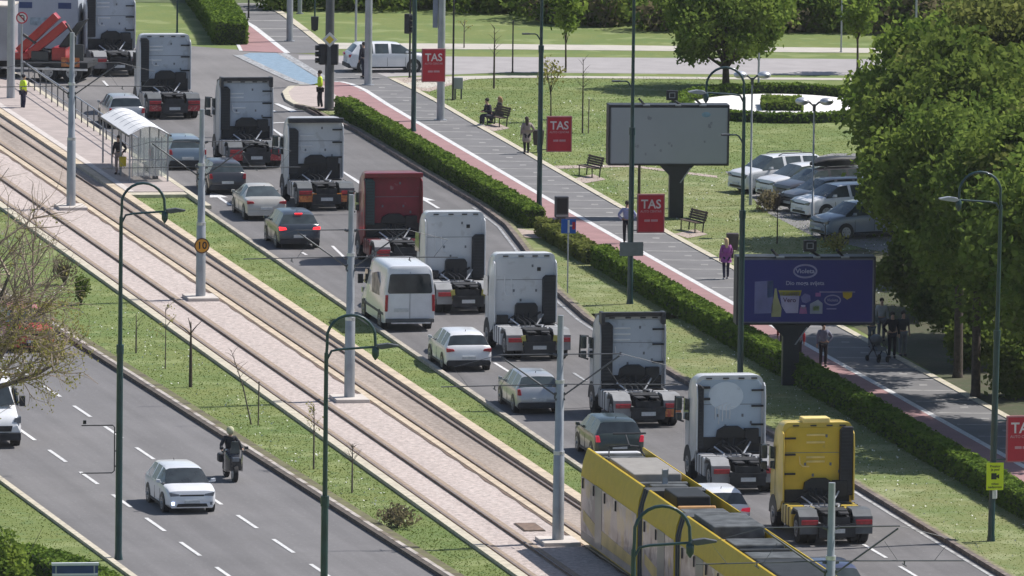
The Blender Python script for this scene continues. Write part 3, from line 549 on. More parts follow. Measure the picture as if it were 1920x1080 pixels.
# ---- cars
def car(px, py, yaw, label, col, kind='hatch', L=4.2, Wd=1.78, Ht=1.47, lit=False, grp='cars waiting beside the tractor units', front=False, rails=False, at=None, name='car', cat='car', origin='rear', glass=None, badge=True, drl=False, plate=True, tailcol=None, bumper=None):
    g = at or G(px, py); a = R(yaw)
    if origin == 'front': g = (g[0] + math.sin(a) * L, g[1] - math.cos(a) * L)
    t = thing(name, g, a, label, cat, grp); hw = Wd / 2; glass = glass or GLASS; bumper = bumper or BLK2
    hb = .645 * Ht                       # belt height
    k = L / 4.2
    # stations: y, z_low, z_belt, z_top, half_width, half_width_top
    if kind == 'sedan':
        st = [(0, .42, .55, .60, .80, .55), (.05, .30, hb * .82, hb * .87, .94, .75), (.16, .24, hb * .97, hb * 1.03, .98, .78), (.80 * k, .22, hb, hb * 1.06, 1, .76), (.86 * k, .2, hb, hb * 1.07, 1, .76),
              (1.50 * k, .2, hb, Ht - .06, 1, .63), (1.70 * k, .2, hb, Ht - .01, 1, .62), (2.15 * k, .2, hb, Ht, 1, .62), (2.25 * k, .2, hb, Ht, 1, .62), (2.75 * k, .2, hb * .99, Ht - .06, 1, .63)]
        rear = (4, 5); sides = [(5, 7), (8, 9)]
    elif kind in ('wagon', 'suv'):
        st = [(0, .42, .55, .60, .80, .58), (.05, .30, hb * .80, hb * .85, .95, .80), (.10, .24, hb, hb * 1.04, .98, .82), (.13, .22, hb, hb * 1.07, .99, .80), (.36, .2, hb, Ht - .08, 1, .73), (.48, .2, hb, Ht - .02, 1, .69),
              (1.22 * k, .2, hb, Ht, 1, .69), (1.34 * k, .2, hb, Ht, 1, .69), (2.10 * k, .2, hb, Ht, 1, .69), (2.24 * k, .2, hb, Ht, 1, .69), (2.70 * k, .2, hb * .99, Ht - .05, 1, .70)]
        rear = (3, 4); sides = [(5, 6), (7, 8), (9, 10)]
    else:
        st = [(0, .42, .55, .60, .80, .58), (.05, .30, hb * .80, hb * .85, .95, .80), (.12, .24, hb, hb * 1.04, .98, .82), (.16, .22, hb, hb * 1.07, .99, .80), (.44, .2, hb, Ht - .10, 1, .72), (.58, .2, hb, Ht - .02, 1, .68),
              (1.25 * k, .2, hb, Ht, 1, .69), (1.36 * k, .2, hb, Ht, 1, .69), (2.06 * k, .2, hb, Ht, 1, .69), (2.2 * k, .2, hb, Ht, 1, .69), (2.66 * k, .2, hb * .99, Ht - .05, 1, .70)]
        rear = (3, 4); sides = [(5, 6), (7, 8), (9, 10)]
    wi = len(st) - 1
    st += [(3.35 * k, .2, hb * .96, hb * 1.03, .99, .74), (3.48 * k, .2, hb * .95, hb * 1.0, .98, .76), (3.95 * k, .22, hb * .87, hb * .93, .96, .76), (4.12 * k, .25, hb * .78, hb * .85, .92, .72), (L, .34, .50, .60, .82, .62)]
    def ring(s):
        y, zl, zb, zt, w, wt = s; w *= hw; wt *= hw * 1.0; low = zt - zb < .12
        return [(0, zl), (w * .85, zl), (w * .985, zl + .1), (w, (zl + zb) * .52), (w * .995, zb * .86 + zl * .14), (w * .965, zb), (wt if not low else w * .9, zt - (.055 if not low else .02)), (wt * .82 if not low else w * .6, zt - (.012 if not low else 0)), (0, zt)]
    n = 9; V = []
    for s in st:
        r = ring(s)
        for p in r: V.append((p[0], s[0], p[1]))
        for p in r[1:-1]: V.append((-p[0], s[0], p[1]))
    nn = 2 * n - 2
    def idx(i, j, side):
        return i * nn + j if side > 0 or j in (0, n - 1) else i * nn + n + j - 1
    body = MB(); body.v = list(V); wins = {}
    for i in range(len(st) - 1):
        for j in range(n - 1):
            for sd in (1, -1):
                q = (idx(i, j, sd), idx(i, j + 1, sd), idx(i + 1, j + 1, sd), idx(i + 1, j, sd))
                if sd > 0: q = q[::-1]
                key = None
                if j >= 6 and i == rear[0]: key = 'rear_window'
                if j >= 6 and i == wi: key = 'windscreen'
                if j == 5:
                    for qn, (a_, b_) in enumerate(sides):
                        if a_ <= i < b_: key = ('side_window', qn, sd)
                    if i == wi: key = ('side_window', len(sides) - 1, sd)
                if key: wins.setdefault(key, []).append(q)
                else: body.f.append(q); body.m.append(0)
    body.f.append(tuple(idx(0, j, 1) for j in range(n)) + tuple(idx(0, j, -1) for j in range(n - 2, 0, -1))); body.m.append(0)
    body.f.append(tuple(idx(len(st) - 1, j, 1) for j in range(n))[::-1] + tuple(idx(len(st) - 1, j, -1) for j in range(1, n - 1))); body.m.append(0)
    body.build('body', col, t, smooth=42)
    for key, fs in wins.items():
        used = sorted({i for f in fs for i in f}); mp = {o: i for i, o in enumerate(used)}
        w = MB(); w.v = [V[i] for i in used]; w.f = [tuple(mp[i] for i in f) for f in fs]; w.m = [0] * len(fs)
        w.build(key if isinstance(key, str) else key[0], glass, t, smooth=40)
    # bumpers, wheels, lamps, mirrors
    MB().prism([(.92 * -hw, .24), (.92 * hw, .24), (.95 * hw, .36), (.9 * hw, .46), (-.9 * hw, .46), (-.95 * hw, .36)], -.03, .12, 'y').build('rear_bumper', bumper, t, bevel=.03)
    MB().prism([(-.82 * hw, .22), (.82 * hw, .22), (.85 * hw, .34), (.8 * hw, .42), (-.8 * hw, .42), (-.85 * hw, .34)], L - .14, L + .02, 'y').build('front_bumper', col, t, bevel=.04)
    for s in (-1, 1):
        for yy in (.78 * k, 3.36 * k):
            mb = MB(); mb.prism([(yy + .37 * math.cos(q), .33 + .37 * math.sin(q)) for q in [math.pi * 2 * i / 16 for i in range(16)]], s * (hw - .2), s * (hw + .008), 'x'); mb.build('wheel_arch', BLACK, t)
            mk_wheel(t, (s * (hw - .10), yy, .315), .315, .215, .68, s)
        lm = BRAKE if lit else (tailcol or TAIL)
        if kind == 'wagon' or kind == 'suv': MB().prism([(s * hw * .78, hb * .76), (s * hw * .965, hb * .76), (s * hw * .965, hb * 1.0), (s * hw * .84, hb * 1.0)], .0, .22, 'y').build('tail_light', lm, t, bevel=.02)
        else: MB().prism([(s * hw * .60, hb * .84), (s * hw * .955, hb * .80), (s * hw * .97, hb * .96), (s * hw * .66, hb * .93)], .0, .25, 'y').build('tail_light', lm, t, bevel=.02)
        MB().prism([(s * hw * .46, hb * .66), (s * hw * .84, hb * .66), (s * hw * .90, hb * .82), (s * hw * .50, hb * .74)], L - .36, L - .012, 'y').build('headlight', LAMPW, t, bevel=.02)
        MB().box(min(s * (hw - .05), s * (hw + .006)), max(s * (hw - .05), s * (hw + .006)), 1.18 * k, 2.95 * k, .22, .30).build('sill', BLK2, t)
        for yy in (1.98, 2.92): MB().box(min(s * (hw - .05), s * (hw + .004)), max(s * (hw - .05), s * (hw + .004)), yy * k, (yy + .012) * k, .32, hb * .80).build('door_seam', BLK2, t)
        MB().prism([(s * (hw - .12), hb + .0), (s * (hw + .03), hb + .01), (s * (hw + .15), hb + .03), (s * (hw + .14), hb + .14), (s * (hw + .0), hb + .12), (s * (hw - .02), hb + .04), (s * (hw - .12), hb + .03)], 2.92 * k, 3.04 * k, 'y').build('mirror', col if not front else col, t, bevel=.02)
    mb = MB(); mb.prism([(-hw * .47, hb * .655), (hw * .47, hb * .655), (hw * .48, hb * .72), (-hw * .48, hb * .72)], L - .14, L - .008, 'y'); mb.prism([(-hw * .62, .27), (hw * .62, .27), (hw * .56, .38), (-hw * .56, .38)], L - .05, L + .035, 'y'); mb.build('grille', BLACK, t, bevel=.01)
    if plate: MB().box(-.26, .26, -.035, .0 + .04, .50, .61).build('number_plate', PLATE, t)
    MB().box(-.26, .26, L - .05, L + .045, .39, .49).build('number_plate', PLATE, t)
    if drl:
        MB().box(hw * .70, hw * .80, L - .02, L + .03, .33, .43).build('fog_lamp', DRL, t); MB().box(-hw * .80, -hw * .70, L - .02, L + .03, .33, .43).build('fog_lamp', LAMPW, t)
    if lit: MB().box(-.16, .16, rear_y(st) - .02, rear_y(st) + .05, Ht - .09, Ht - .05).build('brake_light', BRAKE, t)
    if rails:
        for s in (-1, 1): MB().tube([(s * hw * .60, .6, Ht - .01), (s * hw * .60, .75, Ht + .06), (s * hw * .60, 2.2, Ht + .06), (s * hw * .60, 2.4, Ht - .01)], .022, 6).build('roof_rail', BLK2, t)
    MB().tube([(0, .85, Ht - .02), (0, .78, Ht + .06)], .012, 5).build('aerial', BLK2, t)
    return t
def rear_y(st): return .40
def cp(name, c, **k): return mat(name, c, .3, var=.04, coat=.6, **k)
SILV = cp('silver_car_paint', (.44, .45, .47), metal=.3); BEIG = cp('beige_car_paint', (.50, .48, .44)); DKG = cp('dark_green_car_paint', (.035, .05, .045)); DKB = cp('dark_slate_car_paint', (.05, .065, .085)); DKGR = cp('dark_grey_car_paint', (.055, .055, .065))
SBL = cp('silver_blue_car_paint', (.22, .28, .34), metal=.3); CW = cp('white_car_paint', (.74, .75, .78)); GRB = cp('grey_blue_car_paint', (.20, .24, .30)); NAVY = cp('navy_car_paint', (.06, .075, .14), metal=.3); RC = cp('red_car_paint', (.50, .05, .04))
car(238, 242, 10.6, 'silver hatchback next to the platform railing, uppermost car of the left lane', SILV, 'wagon', 4.0, 1.72, 1.5, plate=True)
car(352, 320, 10.6, 'silver-blue estate car just right of the glass tram shelter', SBL, 'wagon', 4.4, 1.74, 1.46, glass=GLASSG)
car(427, 366, 10.6, 'very dark grey estate car behind the grey pole with the round speed sign', DKGR, 'wagon', 4.1, 1.68, 1.45, glass=GLASSG)
car(500, 415, 10.6, 'beige four-door saloon with pale rear window', BEIG, 'sedan', 4.5, 1.76, 1.42, glass=GLASSG, bumper=BEIG)
car(562, 468, 10.6, 'dark slate hatchback with red brake lamps lit and a red lamp above its rear window', DKB, 'hatch', 4.25, 1.8, 1.54, lit=True, glass=GLASSG)
car(879, 698, 10.6, 'white hatchback with slim red tail lamps following the white van', CW, 'hatch', 4.28, 1.79, 1.47)
car(1011, 778, 10.6, 'silver estate car right behind the white hatchback, partly hidden by a grey tram mast', SILV, 'wagon', 4.25, 1.68, 1.46, glass=GLASSG)
car(1162, 868, 10.6, 'dark green car with red tail lamps right behind the rear of the yellow tram', DKG, 'suv', 4.2, 1.78, 1.5, lit=False, tailcol=mat('tail_lamp_glow', (.55, .02, .05), .3, emit=.35))
car(1360, 1003, 10.6, 'white hatchback half hidden by the roof of the yellow tram', CW, 'hatch', 4.1, 1.75, 1.47, tailcol=mat('tail_lamp_glow', (.55, .02, .05)))
car(1574, 1147, 10.6, 'navy car at the bottom edge ahead of the yellow tram front', NAVY, 'hatch', 4.2, 1.78, 1.45, glass=GLASSG)
LYAW = 180 + 13.1
car(360, 965, LYAW, 'white hatchback driving towards the camera with one daytime lamp shining', CW, 'hatch', 4.05, 1.76, 1.46, front=True, grp='vehicles on the left road', origin='front', drl=True)
car(62, 662, LYAW, 'red car glimpsed through the yellow-green twigs at the left edge', RC, 'suv', 4.3, 1.8, 1.6, grp='vehicles on the left road', origin='front')
car(648, 134, -78, 'white hatchback crossing the junction from left to right, side-on', CW, 'hatch', 4.1, 1.76, 1.48, grp='vehicles crossing the junction', glass=GLASSG)
# parked row: noses towards lower left
PK = [(1380, 362, CW, 'suv', 'white car with roof rails, first of the parked row on the left', 1.66), (1432, 372, CW, 'hatch', 'white car second in the parked row, nose behind a small bush', 1.5), (1464, 383, DKGR, 'suv', 'dark parked car under a black roof box', 1.55),
      (1476, 398, cp('graphite_car_paint', (.10, .10, .11)), 'wagon', 'graphite grey parked car between the roof-box car and a white one', 1.45), (1498, 410, CW, 'hatch', 'white parked car with wide dark grille, second from the near end of the row', 1.48), (1534, 447, GRB, 'suv', 'grey-blue car parked nearest the camera under the tree edge', 1.55)]
for i, (x, y_, c_, kd, lb, ht) in enumerate(PK):
    k = car(x, y_, 119, lb, c_, kd, 4.25, 1.78, ht, front=True, grp='cars parked in a row by the trees', origin='front', rails=(i in (0, 2)), glass=GLASSG)
    if i == 2:
        b = thing('roof_box', (k.location.x, k.location.y, ht + .08), R(119), 'long black roof box carried on the dark parked car', 'roof box')
        mb = MB(); loft(mb, [rring(.25, 0, .12, .05), rring(.42, 0, .34, .14), rring(.44, 0, .38, .15), rring(.42, 0, .34, .14), rring(.2, .02, .14, .05)], [.3, .55, 1.4, 2.2, 2.7]); mb.build('shell', BLK2, b, smooth=40)
        MB().box(-.44, .44, .8, .86, -.07, .0).box(-.44, .44, 2.0, 2.06, -.07, .0).build('crossbar', STEELD, b)
# ---- vans
def van(px, py, yaw, label, L=5.9, Wd=2.0, Ht=2.6, origin='rear', grp='cars waiting beside the tractor units', side_mark=True, m=None):
    g = G(px, py); a = R(yaw); hw = Wd / 2; m = m or CW
    if origin == 'front': g = (g[0] + math.sin(a) * L, g[1] - math.cos(a) * L)
    t = thing('van', g, a, label, 'van', grp); mb = MB()
    rr = [rring(hw * .97, .40, Ht - .12, .22, 4, hw * .86), rring(hw * .985, .35, Ht - .03, .24, 4, hw * .88), rring(hw, .32, Ht, .25, 4, hw * .88), rring(hw, .3, Ht, .25, 4, hw * .88), rring(hw, .3, Ht - .08, .25, 4, hw * .86), rring(hw * .98, .3, Ht - .42, .25, 4, hw * .80), rring(hw * .97, .3, 1.36, .12, 4, hw * .88), rring(hw * .95, .3, 1.18, .12, 4, hw * .85), rring(hw * .88, .32, .85, .1, 4, hw * .8)]
    loft(mb, rr, [0, .06, .3, 3.2, 4.0, 4.45, 5.15, 5.65, 5.9]); mb.build('body', m, t, smooth=40)
    MB().prism([(-.84, 1.50), (.84, 1.50), (.88, 1.58), (.80, 2.22), (.74, 2.27), (-.74, 2.27), (-.80, 2.22), (-.88, 1.58)], -.03, .03, 'y').build('rear_window', GLASS, t, bevel=.02)
    MB().box(-.006, .006, -.012, .02, .5, 2.35).build('door_seam', BLK2, t)
    MB().box(-.96, .96, -.10, .10, .36, .52).build('rear_bumper', mat('grey_plastic', (.09, .095, .1), .7), t, bevel=.03)
    MB().box(-.75, .8, -.16, -.08, .33, .38).build('step', ALU, t)
    MB().box(-.62, -.05, -.03, .02, .78, .92).build('number_plate', PLATE, t)
    MB().prism([(-.74, 1.50), (.74, 1.50), (.62, 2.10), (-.62, 2.10)], 4.78, 4.86, 'y')
    mb = MB(); mb.add([(-.80, 5.13, 1.42), (.80, 5.13, 1.42), (.66, 4.52, Ht - .46), (-.66, 4.52, Ht - .46)], [(0, 1, 2, 3)])
    for v in range(4): mb.v[v] = (mb.v[v][0], mb.v[v][1] + .05, mb.v[v][2] + .05)
    mb.build('windscreen', GLASS, t)
    MB().prism([(-.55, .62), (.55, .62), (.6, .82), (-.6, .82)], 5.85, 5.93, 'y').build('grille', BLK2, t); MB().box(-.9, .9, 5.8, 5.97, .3, .58).build('front_bumper', BLK2, t, bevel=.03)
    for s in (-1, 1):
        MB().prism([(s * .88, .80), (s * .99, .80), (s * .975, 1.45), (s * .86, 1.45)], -.04, .10, 'y').build('tail_light', TAIL, t, bevel=.02)
        MB().prism([(s * .62, .85), (s * .92, .9), (s * .92, 1.15), (s * .70, 1.08)], 5.55, 5.84, 'y').build('headlight', LAMPW, t, bevel=.02)
        MB().prism([(4.0, 1.42), (4.95, 1.42), (4.55, 1.98), (4.0, 2.02)], s * (hw * .99), s * (hw * .915), 'x').build('side_window', GLASS, t)
        MB().box(s * (hw + .14) - .1, s * (hw + .14) + .1, 4.75, 4.88, 1.38, 1.75).tube([(s * hw, 4.8, 1.5), (s * (hw + .1), 4.8, 1.5)], .03).build('mirror', BLK2, t, bevel=.03)
        MB().box(s * hw - .01, s * hw + .012, .3, 5.2, .62, .72).build('side_strip', mat('grey_plastic', (.09, .095, .1), .7), t)
        for yy in (1.15, 4.85):
            MB().prism([(yy + .42 * math.cos(q), .36 + .42 * math.sin(q)) for q in [math.pi * 2 * i / 16 for i in range(16)]], s * (hw - .25), s * (hw + .009), 'x').build('wheel_arch', BLACK, t)
            mk_wheel(t, (s * (hw - .12), yy, .345), .345, .24, .6, s)
    if side_mark: MB().prism([(1.2, 1.3), (3.0, 1.25), (2.9, 2.0), (1.9, 2.15), (1.2, 1.8)], -hw * .995 - .006, -hw * .93, 'x').build('faded_decal', mat('brown_decal', (.36, .30, .26), .6, var=.4, scale=3), t)
    return t
van(768, 622, 10.6, 'tall white panel van with faded brown lettering on its side, in the left lane')
van(-8, 842, LYAW, 'white van cut off by the left edge, coming towards the camera', origin='front', grp='vehicles on the left road', Ht=2.55)
# ---- motorcycle with rider
t = thing('motorcycle', G(440, 904), R(LYAW), 'black touring motorcycle ridden near the kerb of the left road', 'motorcycle', 'vehicles on the left road')
for yy, nm in ((0, 'front_wheel'), (-1.45, 'rear_wheel')):
    mb = MB(); mb.wheel((0, 0, 0), .31, .16, 22); o = mb.build(nm, TYRE, t, smooth=40); o.location = (0, yy, .31)
    MB().prism([(.2 * math.cos(q), .2 * math.sin(q)) for q in [math.pi * 2 * i / 14 for i in range(14)]], -.085, .085, 'x').build('rim', RIM, o)
mb = MB(); loft(mb, [rring(.2, .42, .85, .08), rring(.30, .36, 1.10, .14), rring(.30, .34, 1.12, .14), rring(.2, .5, .86, .1), rring(.2, .62, .82, .08), rring(.12, .72, .88, .05)], [.12, -.1, -.45, -.75, -1.2, -1.7]); mb.build('fairing', mat('black_bike_paint', (.02, .022, .028), .25, coat=.6), t, smooth=40)
MB().prism([(-.17, 1.0), (.17, 1.0), (.12, 1.42), (-.12, 1.42)], -.02, .01, 'y').build('windshield', GLASSG, t); MB().box(-.13, .13, .08, .16, .72, .88).build('headlight', LAMPW, t, bevel=.03)
MB().tube([(-.42, -.28, 1.05), (-.2, -.15, 1.08), (.2, -.15, 1.08), (.42, -.28, 1.05)], .02).build('handlebar', BLK2, t)
for s in (-1, 1):
    MB().tube([(s * .09, -.1, 1.0), (s * .09, 0, .31)], .03).build('fork', ALU, t); MB().box(s * .24 - .10, s * .24 + .10, -1.5, -1.1, .55, .86).build('pannier', BLK2, t, bevel=.06)
    MB().box(s * .44 - .07, s * .44 + .07, -.2, -.14, 1.12, 1.22).build('mirror', BLK2, t, bevel=.02)
MB().prism([(-.5, .80), (-1.5, .84), (-1.5, .92), (-.5, .88)], -.16, .16, 'x').build('saddle', BLK2, t, bevel=.04)
MOTO = t
# ---- yellow tram
def tram():
    t = thing('tram', B(333.6, 66.0), R(180 + 10.4), 'yellow articulated tram with a pink-grey advert along its side, cut by the bottom edge', 'tram')
    YT = mat('tram_yellow', (.58, .40, .008), .5, var=.05, spec=.3, coat=.05); AD = mat('tram_advert', (.40, .32, .325), .4, col2=(.27, .20, .21), scale=.5, coat=.3, speck=[(1.1, .52, (.13, .075, .085), .85), (2.4, .57, (.52, .44, .43), .6), (.7, .57, (.48, .33, .12), .7)])
    DG = mat('tram_dark_grey', (.022, .026, .03), .7, var=.2, spec=.25); GR = mat('tram_roof_grey', (.085, .093, .098), .75, var=.4, scale=2, spec=.25); BELL = mat('bellows', (.05, .055, .06), .8); OR = mat('roof_pipe_orange', (.55, .3, .12), .6)
    # heading -> travel towards the camera: local +y points away from the rear end
    hw = 1.16; mods = [(0, 9.7), (10.6, 15.9), (16.8, 30.6)]
    prof = [(-hw + .03, .30), (hw - .03, .30), (hw, .9), (hw, 2.45), (hw - .06, 2.9), (hw - .20, 3.32), (hw - .26, 3.34), (hw - .27, 2.95), (-hw + .27, 2.95), (-hw + .26, 3.34), (-hw + .20, 3.32), (-hw + .06, 2.9), (-hw, 2.45), (-hw, .9)]
    for a, b in mods:
        mb = MB(); mb.prism(prof, a, b, 'y'); body = mb.build('body_module', YT, t, smooth=25)
        for s in (-1, 1):
            mb = MB(); mb.prism([(a + .12, .62), (b - .12, .62), (b - .12, 2.42), (a + .12, 2.42)], s * (hw + .002), s * (hw + .012), 'x'); ad = mb.build('advert_panel', AD, body)
            mb = MB(); mb.prism([(a + .12, .36), (b - .12, .36), (b - .12, .61), (a + .12, .61)], s * (hw - .02), s * (hw + .008), 'x'); mb.build('skirt', mat('tram_skirt', (.33, .27, .24), .5, var=.2, scale=1), body)
            mb = MB(); mb.prism([(a + .5, 1.0), (a + 2.9, .62), (b - .5, .62), (b - .5, .95), (a + 3, 1.1), (a + .5, 1.35)], s * (hw + .012), s * (hw + .018), 'x'); mb.build('advert_stripe', mat('advert_sand', (.46, .33, .10), .4, var=.25, scale=1), body)
            n = max(1, int((b - a - 1.2) / 1.9))
            for k in range(n):
                y0 = a + .7 + k * 1.9
                if k % 3 == 1 or n == 1: MB().prism([(y0, .45), (y0 + 1.15, .45), (y0 + 1.15, 2.44), (y0, 2.44)], s * (hw + .01), s * (hw + .022), 'x').build('door', mat('tram_door_grey', (.13, .14, .15), .3, var=.15, scale=1), body)
                MB().box(min(s * (hw + .01), s * (hw + .05)), max(s * (hw + .01), s * (hw + .05)), y0 - .3, y0 - .22, 2.05, 2.38).build('window_vent', BLACK, body)
        MB().box(-hw + .30, hw - .30, a + .1, b - .1, 2.96, 3.0).build('roof_deck', DG, body)
    for a, b in ((9.7, 10.6), (15.9, 16.8)):
        mb = MB()
        for k in range(6):
            y0 = a + (b - a) * k / 6; w = hw - (.0 if k % 2 else .05); mb.prism([(-w, .4), (w, .4), (w, 2.6), (w - .18, 3.3), (-w + .18, 3.3), (-w, 2.6)], y0, y0 + (b - a) / 6 + .001, 'y')
        mb.build('bellows', BELL, t)
    # roof equipment seen from above
    BC = mat('roof_cover_beige', (.26, .245, .225), .7, var=.1)
    eq = [(.3, .6, .8, GR, .2), (1.1, 1.8, .7, GR, .22), (3.0, 7.2, .80, BC, .40), (7.8, 8.2, .84, GR, .24), (8.7, 9.3, .6, GR, .28), (11.0, 13.2, .55, DG, .46), (13.5, 13.75, .62, OR, .22), (14.3, 15.4, .72, GR, .24), (17.2, 20.4, .82, GR, .48), (20.9, 21.1, .84, OR, .16), (22.0, 23.6, .80, GR, .34), (24.0, 24.4, .8, DG, .3), (24.9, 26.4, .8, GR, .32), (8.35, 8.45, .1, STEEL, .7)]
    for a, b, w, m, h in eq: MB().prism([(a, 3.0), (b, 3.0), (b - .08, 3.0 + h), (a + .08, 3.0 + h)], -w, w, 'x').build('roof_equipment', m, t, bevel=.04)
    mb = MB(); mb.tube([(-.6, 1.9, 3.3), (-.5, 1.4, 3.55), (.0, 2.3, 3.7)], .03, 6); mb.tube([(.6, 1.9, 3.3), (.5, 1.4, 3.55), (0, 2.3, 3.7)], .03, 6); mb.tube([(-.55, 2.3, 4.1), (.55, 2.3, 4.1)], .035, 6); mb.tube([(0, 2.3, 3.7), (0, 1.6, 4.0), (0, 2.3, 4.1)], .025, 6); mb.build('pantograph', BLK2, t)
    # rear end cap + front nose
    mb = MB(); mb.prism([(-hw + .06, .35), (hw - .06, .35), (hw - .05, 2.5), (hw - .3, 3.2), (-hw + .3, 3.2), (-hw + .05, 2.5)], -.25, .02, 'y'); rc = mb.build('rear_cap', WHITE, t, bevel=.12); MB().prism([(-.9, 1.3), (.9, 1.3), (.8, 2.5), (-.8, 2.5)], -.28, -.24, 'y').build('rear_window', GLASS, rc)
    mb = MB(); loft(mb, [rring(hw, .3, 3.2, .3), rring(hw - .05, .3, 3.1, .35), rring(hw - .2, .35, 2.6, .35), rring(hw - .35, .4, 1.8, .3)], [30.6, 31.1, 32.0, 32.5]); mb.build('nose', YT, t, smooth=40)
    mb = MB(); mb.add([(-.72, 30.9, 3.23), (.72, 30.9, 3.23), (.6, 32.1, 2.66), (-.6, 32.1, 2.66)], [(0, 1, 2, 3)]); mb.build('windscreen', GLASS, t)
    MB().box(-.88, .88, 27.0, 30.9, 3.0, 3.38).build('cab_roof', DG, t, bevel=.06)
    for y0 in (1.6, 5.8, 10.2, 15, 21, 27):
        for s in (-1, 1): mk_wheel(t, (s * .75, y0, .33), .33, .13, .7, s)
    return t
tram()
# ---- crossing lorries at the top left
t = thing('crane_truck', G(84, 150), R(80), 'red lorry-mounted folding crane crossing at the top left', 'truck', 'lorries crossing at the top left')
CR = mat('crane_red', (.40, .02, .022), .35, coat=.3); CRD = mat('crane_dark', (.05, .055, .055), .6)
MB().box(-1.2, 1.2, -2.4, 3.2, .75, 1.05).build('chassis', CHAS, t)
for y0 in (-1.6, -.4, 2.5):
    for s in (-1, 1): mk_wheel(t, (s * 1.05, y0, .5), .5, .3, .55, s)
MB().box(-1.0, .5, -1.25, -.55, 1.05, 1.7).build('crane_base', CR, t, bevel=.05); MB().box(-1.05, .9, .6, 1.7, 1.05, 1.4).build('tool_locker', CR, t, bevel=.05); MB().box(-1.1, -.5, -.4, .45, 1.05, 1.5).tube([(-.9, -.3, 1.5), (-.9, .9, 2.3)], .08, 8).tube([(-1.0, -1.6, 1.1), (-.8, -1.7, 2.2), (-.8, -1.2, 2.9)], .07, 8).build('hydraulics', CRD, t, bevel=.03)
MB().box(-1.22, -1.12, -2.2, -1.5, 1.1, 1.9).build('control_panel', CRD, t, bevel=.03)
for k, (ya, za, yb_, zb) in enumerate(((1.15, 1.45, -.75, 3.25), (.85, 1.1, -1.2, 2.85))):
    d = math.hypot(yb_ - ya, zb - za); ny, nz = -(zb - za) / d * .20, (yb_ - ya) / d * .20
    MB().prism([(ya + ny, za + nz), (yb_ + ny, zb + nz), (yb_ - ny, zb - nz), (ya - ny, za - nz)], -.95 + k * -.05, -.35, 'x').build('boom', CR, t, bevel=.04)
MB().prism([(-.9, 1.2), (-.3, 1.1), (-1.7, 2.9), (-2.2, 3.1)], -.5, .1, 'x').build('ram', CRD, t, bevel=.05); MB().tube([(-1.0, 1.6, .9), (-1.0, -1.2, .45)], .12).build('outrigger', CRD, t)
MB().box(-1.25, -1.2, -2.0, -1.1, .8, 1.25).build('side_marker', HAZ, t); MB().box(-1.3, -1.2, -2.4, 2.4, .62, .72).build('side_rail', ALU, t)
def box_truck(px, py, yaw, label, L, Hh, m, marks=True):
    t = thing('box_truck', G(px, py), R(yaw), label, 'truck', 'lorries crossing at the top left'); MB().box(-1.25, 1.25, 0, L, 1.05, Hh).build('box_body', m, t, bevel=.04)
    MB().box(-1.27, 1.27, -.02, L + .02, Hh - .02, Hh + .06).build('roof_edge', mat('cream_edge', (.62, .57, .5), .6), t); MB().box(-.5, .5, 0, L + 1.5, .7, 1.0).build('chassis', CHAS, t)
    MB().box(-1.2, 1.2, L + .3, L + 2.3, .6, 2.9).build('cab', TW, t, bevel=.15)
    for y0 in (1.0, 2.3, L + 1.4):
        for s in (-1, 1): mk_wheel(t, (s * 1.05, y0, .5), .5, .3, .55, s)
    MB().box(-1.1, -.6, -.06, 0, .8, 1.0).box(.6, 1.1, -.06, 0, .8, 1.0).build('tail_light', TAIL, t)
    return t
TRK = mat('box_truck_panel', (.42, .46, .52), .5, var=.05, scale=1)
bt = box_truck(152, 128, 85, 'grey-white box truck with blue flashes standing behind the red crane', 3.3, 3.85, TRK)
NV = mat('box_truck_blue', (.03, .06, .17), .5)
for a, b in ((.35, 1.0), (2.3, 2.95)): MB().box(-1.262, -1.25, a, b, 3.05, 3.35).build('blue_flash', NV, bt)
MB().box(-1.26, -1.25, 1.2, 2.4, 2.2, 2.6).build('faint_lettering', mat('faint_teal', (.30, .38, .44), .6, var=.3, scale=4), bt)
MB().box(-1.262, -1.25, 1.2, 2.2, 3.5, 3.64).build('dark_word_bar', NV, bt)
box_truck(26, 150, 84, 'dull grey lorry cut by the left edge behind the platform mast', 2.2, 3.7, mat('lorry_tarp_grey', (.30, .31, .34), .7, var=.15, scale=1))
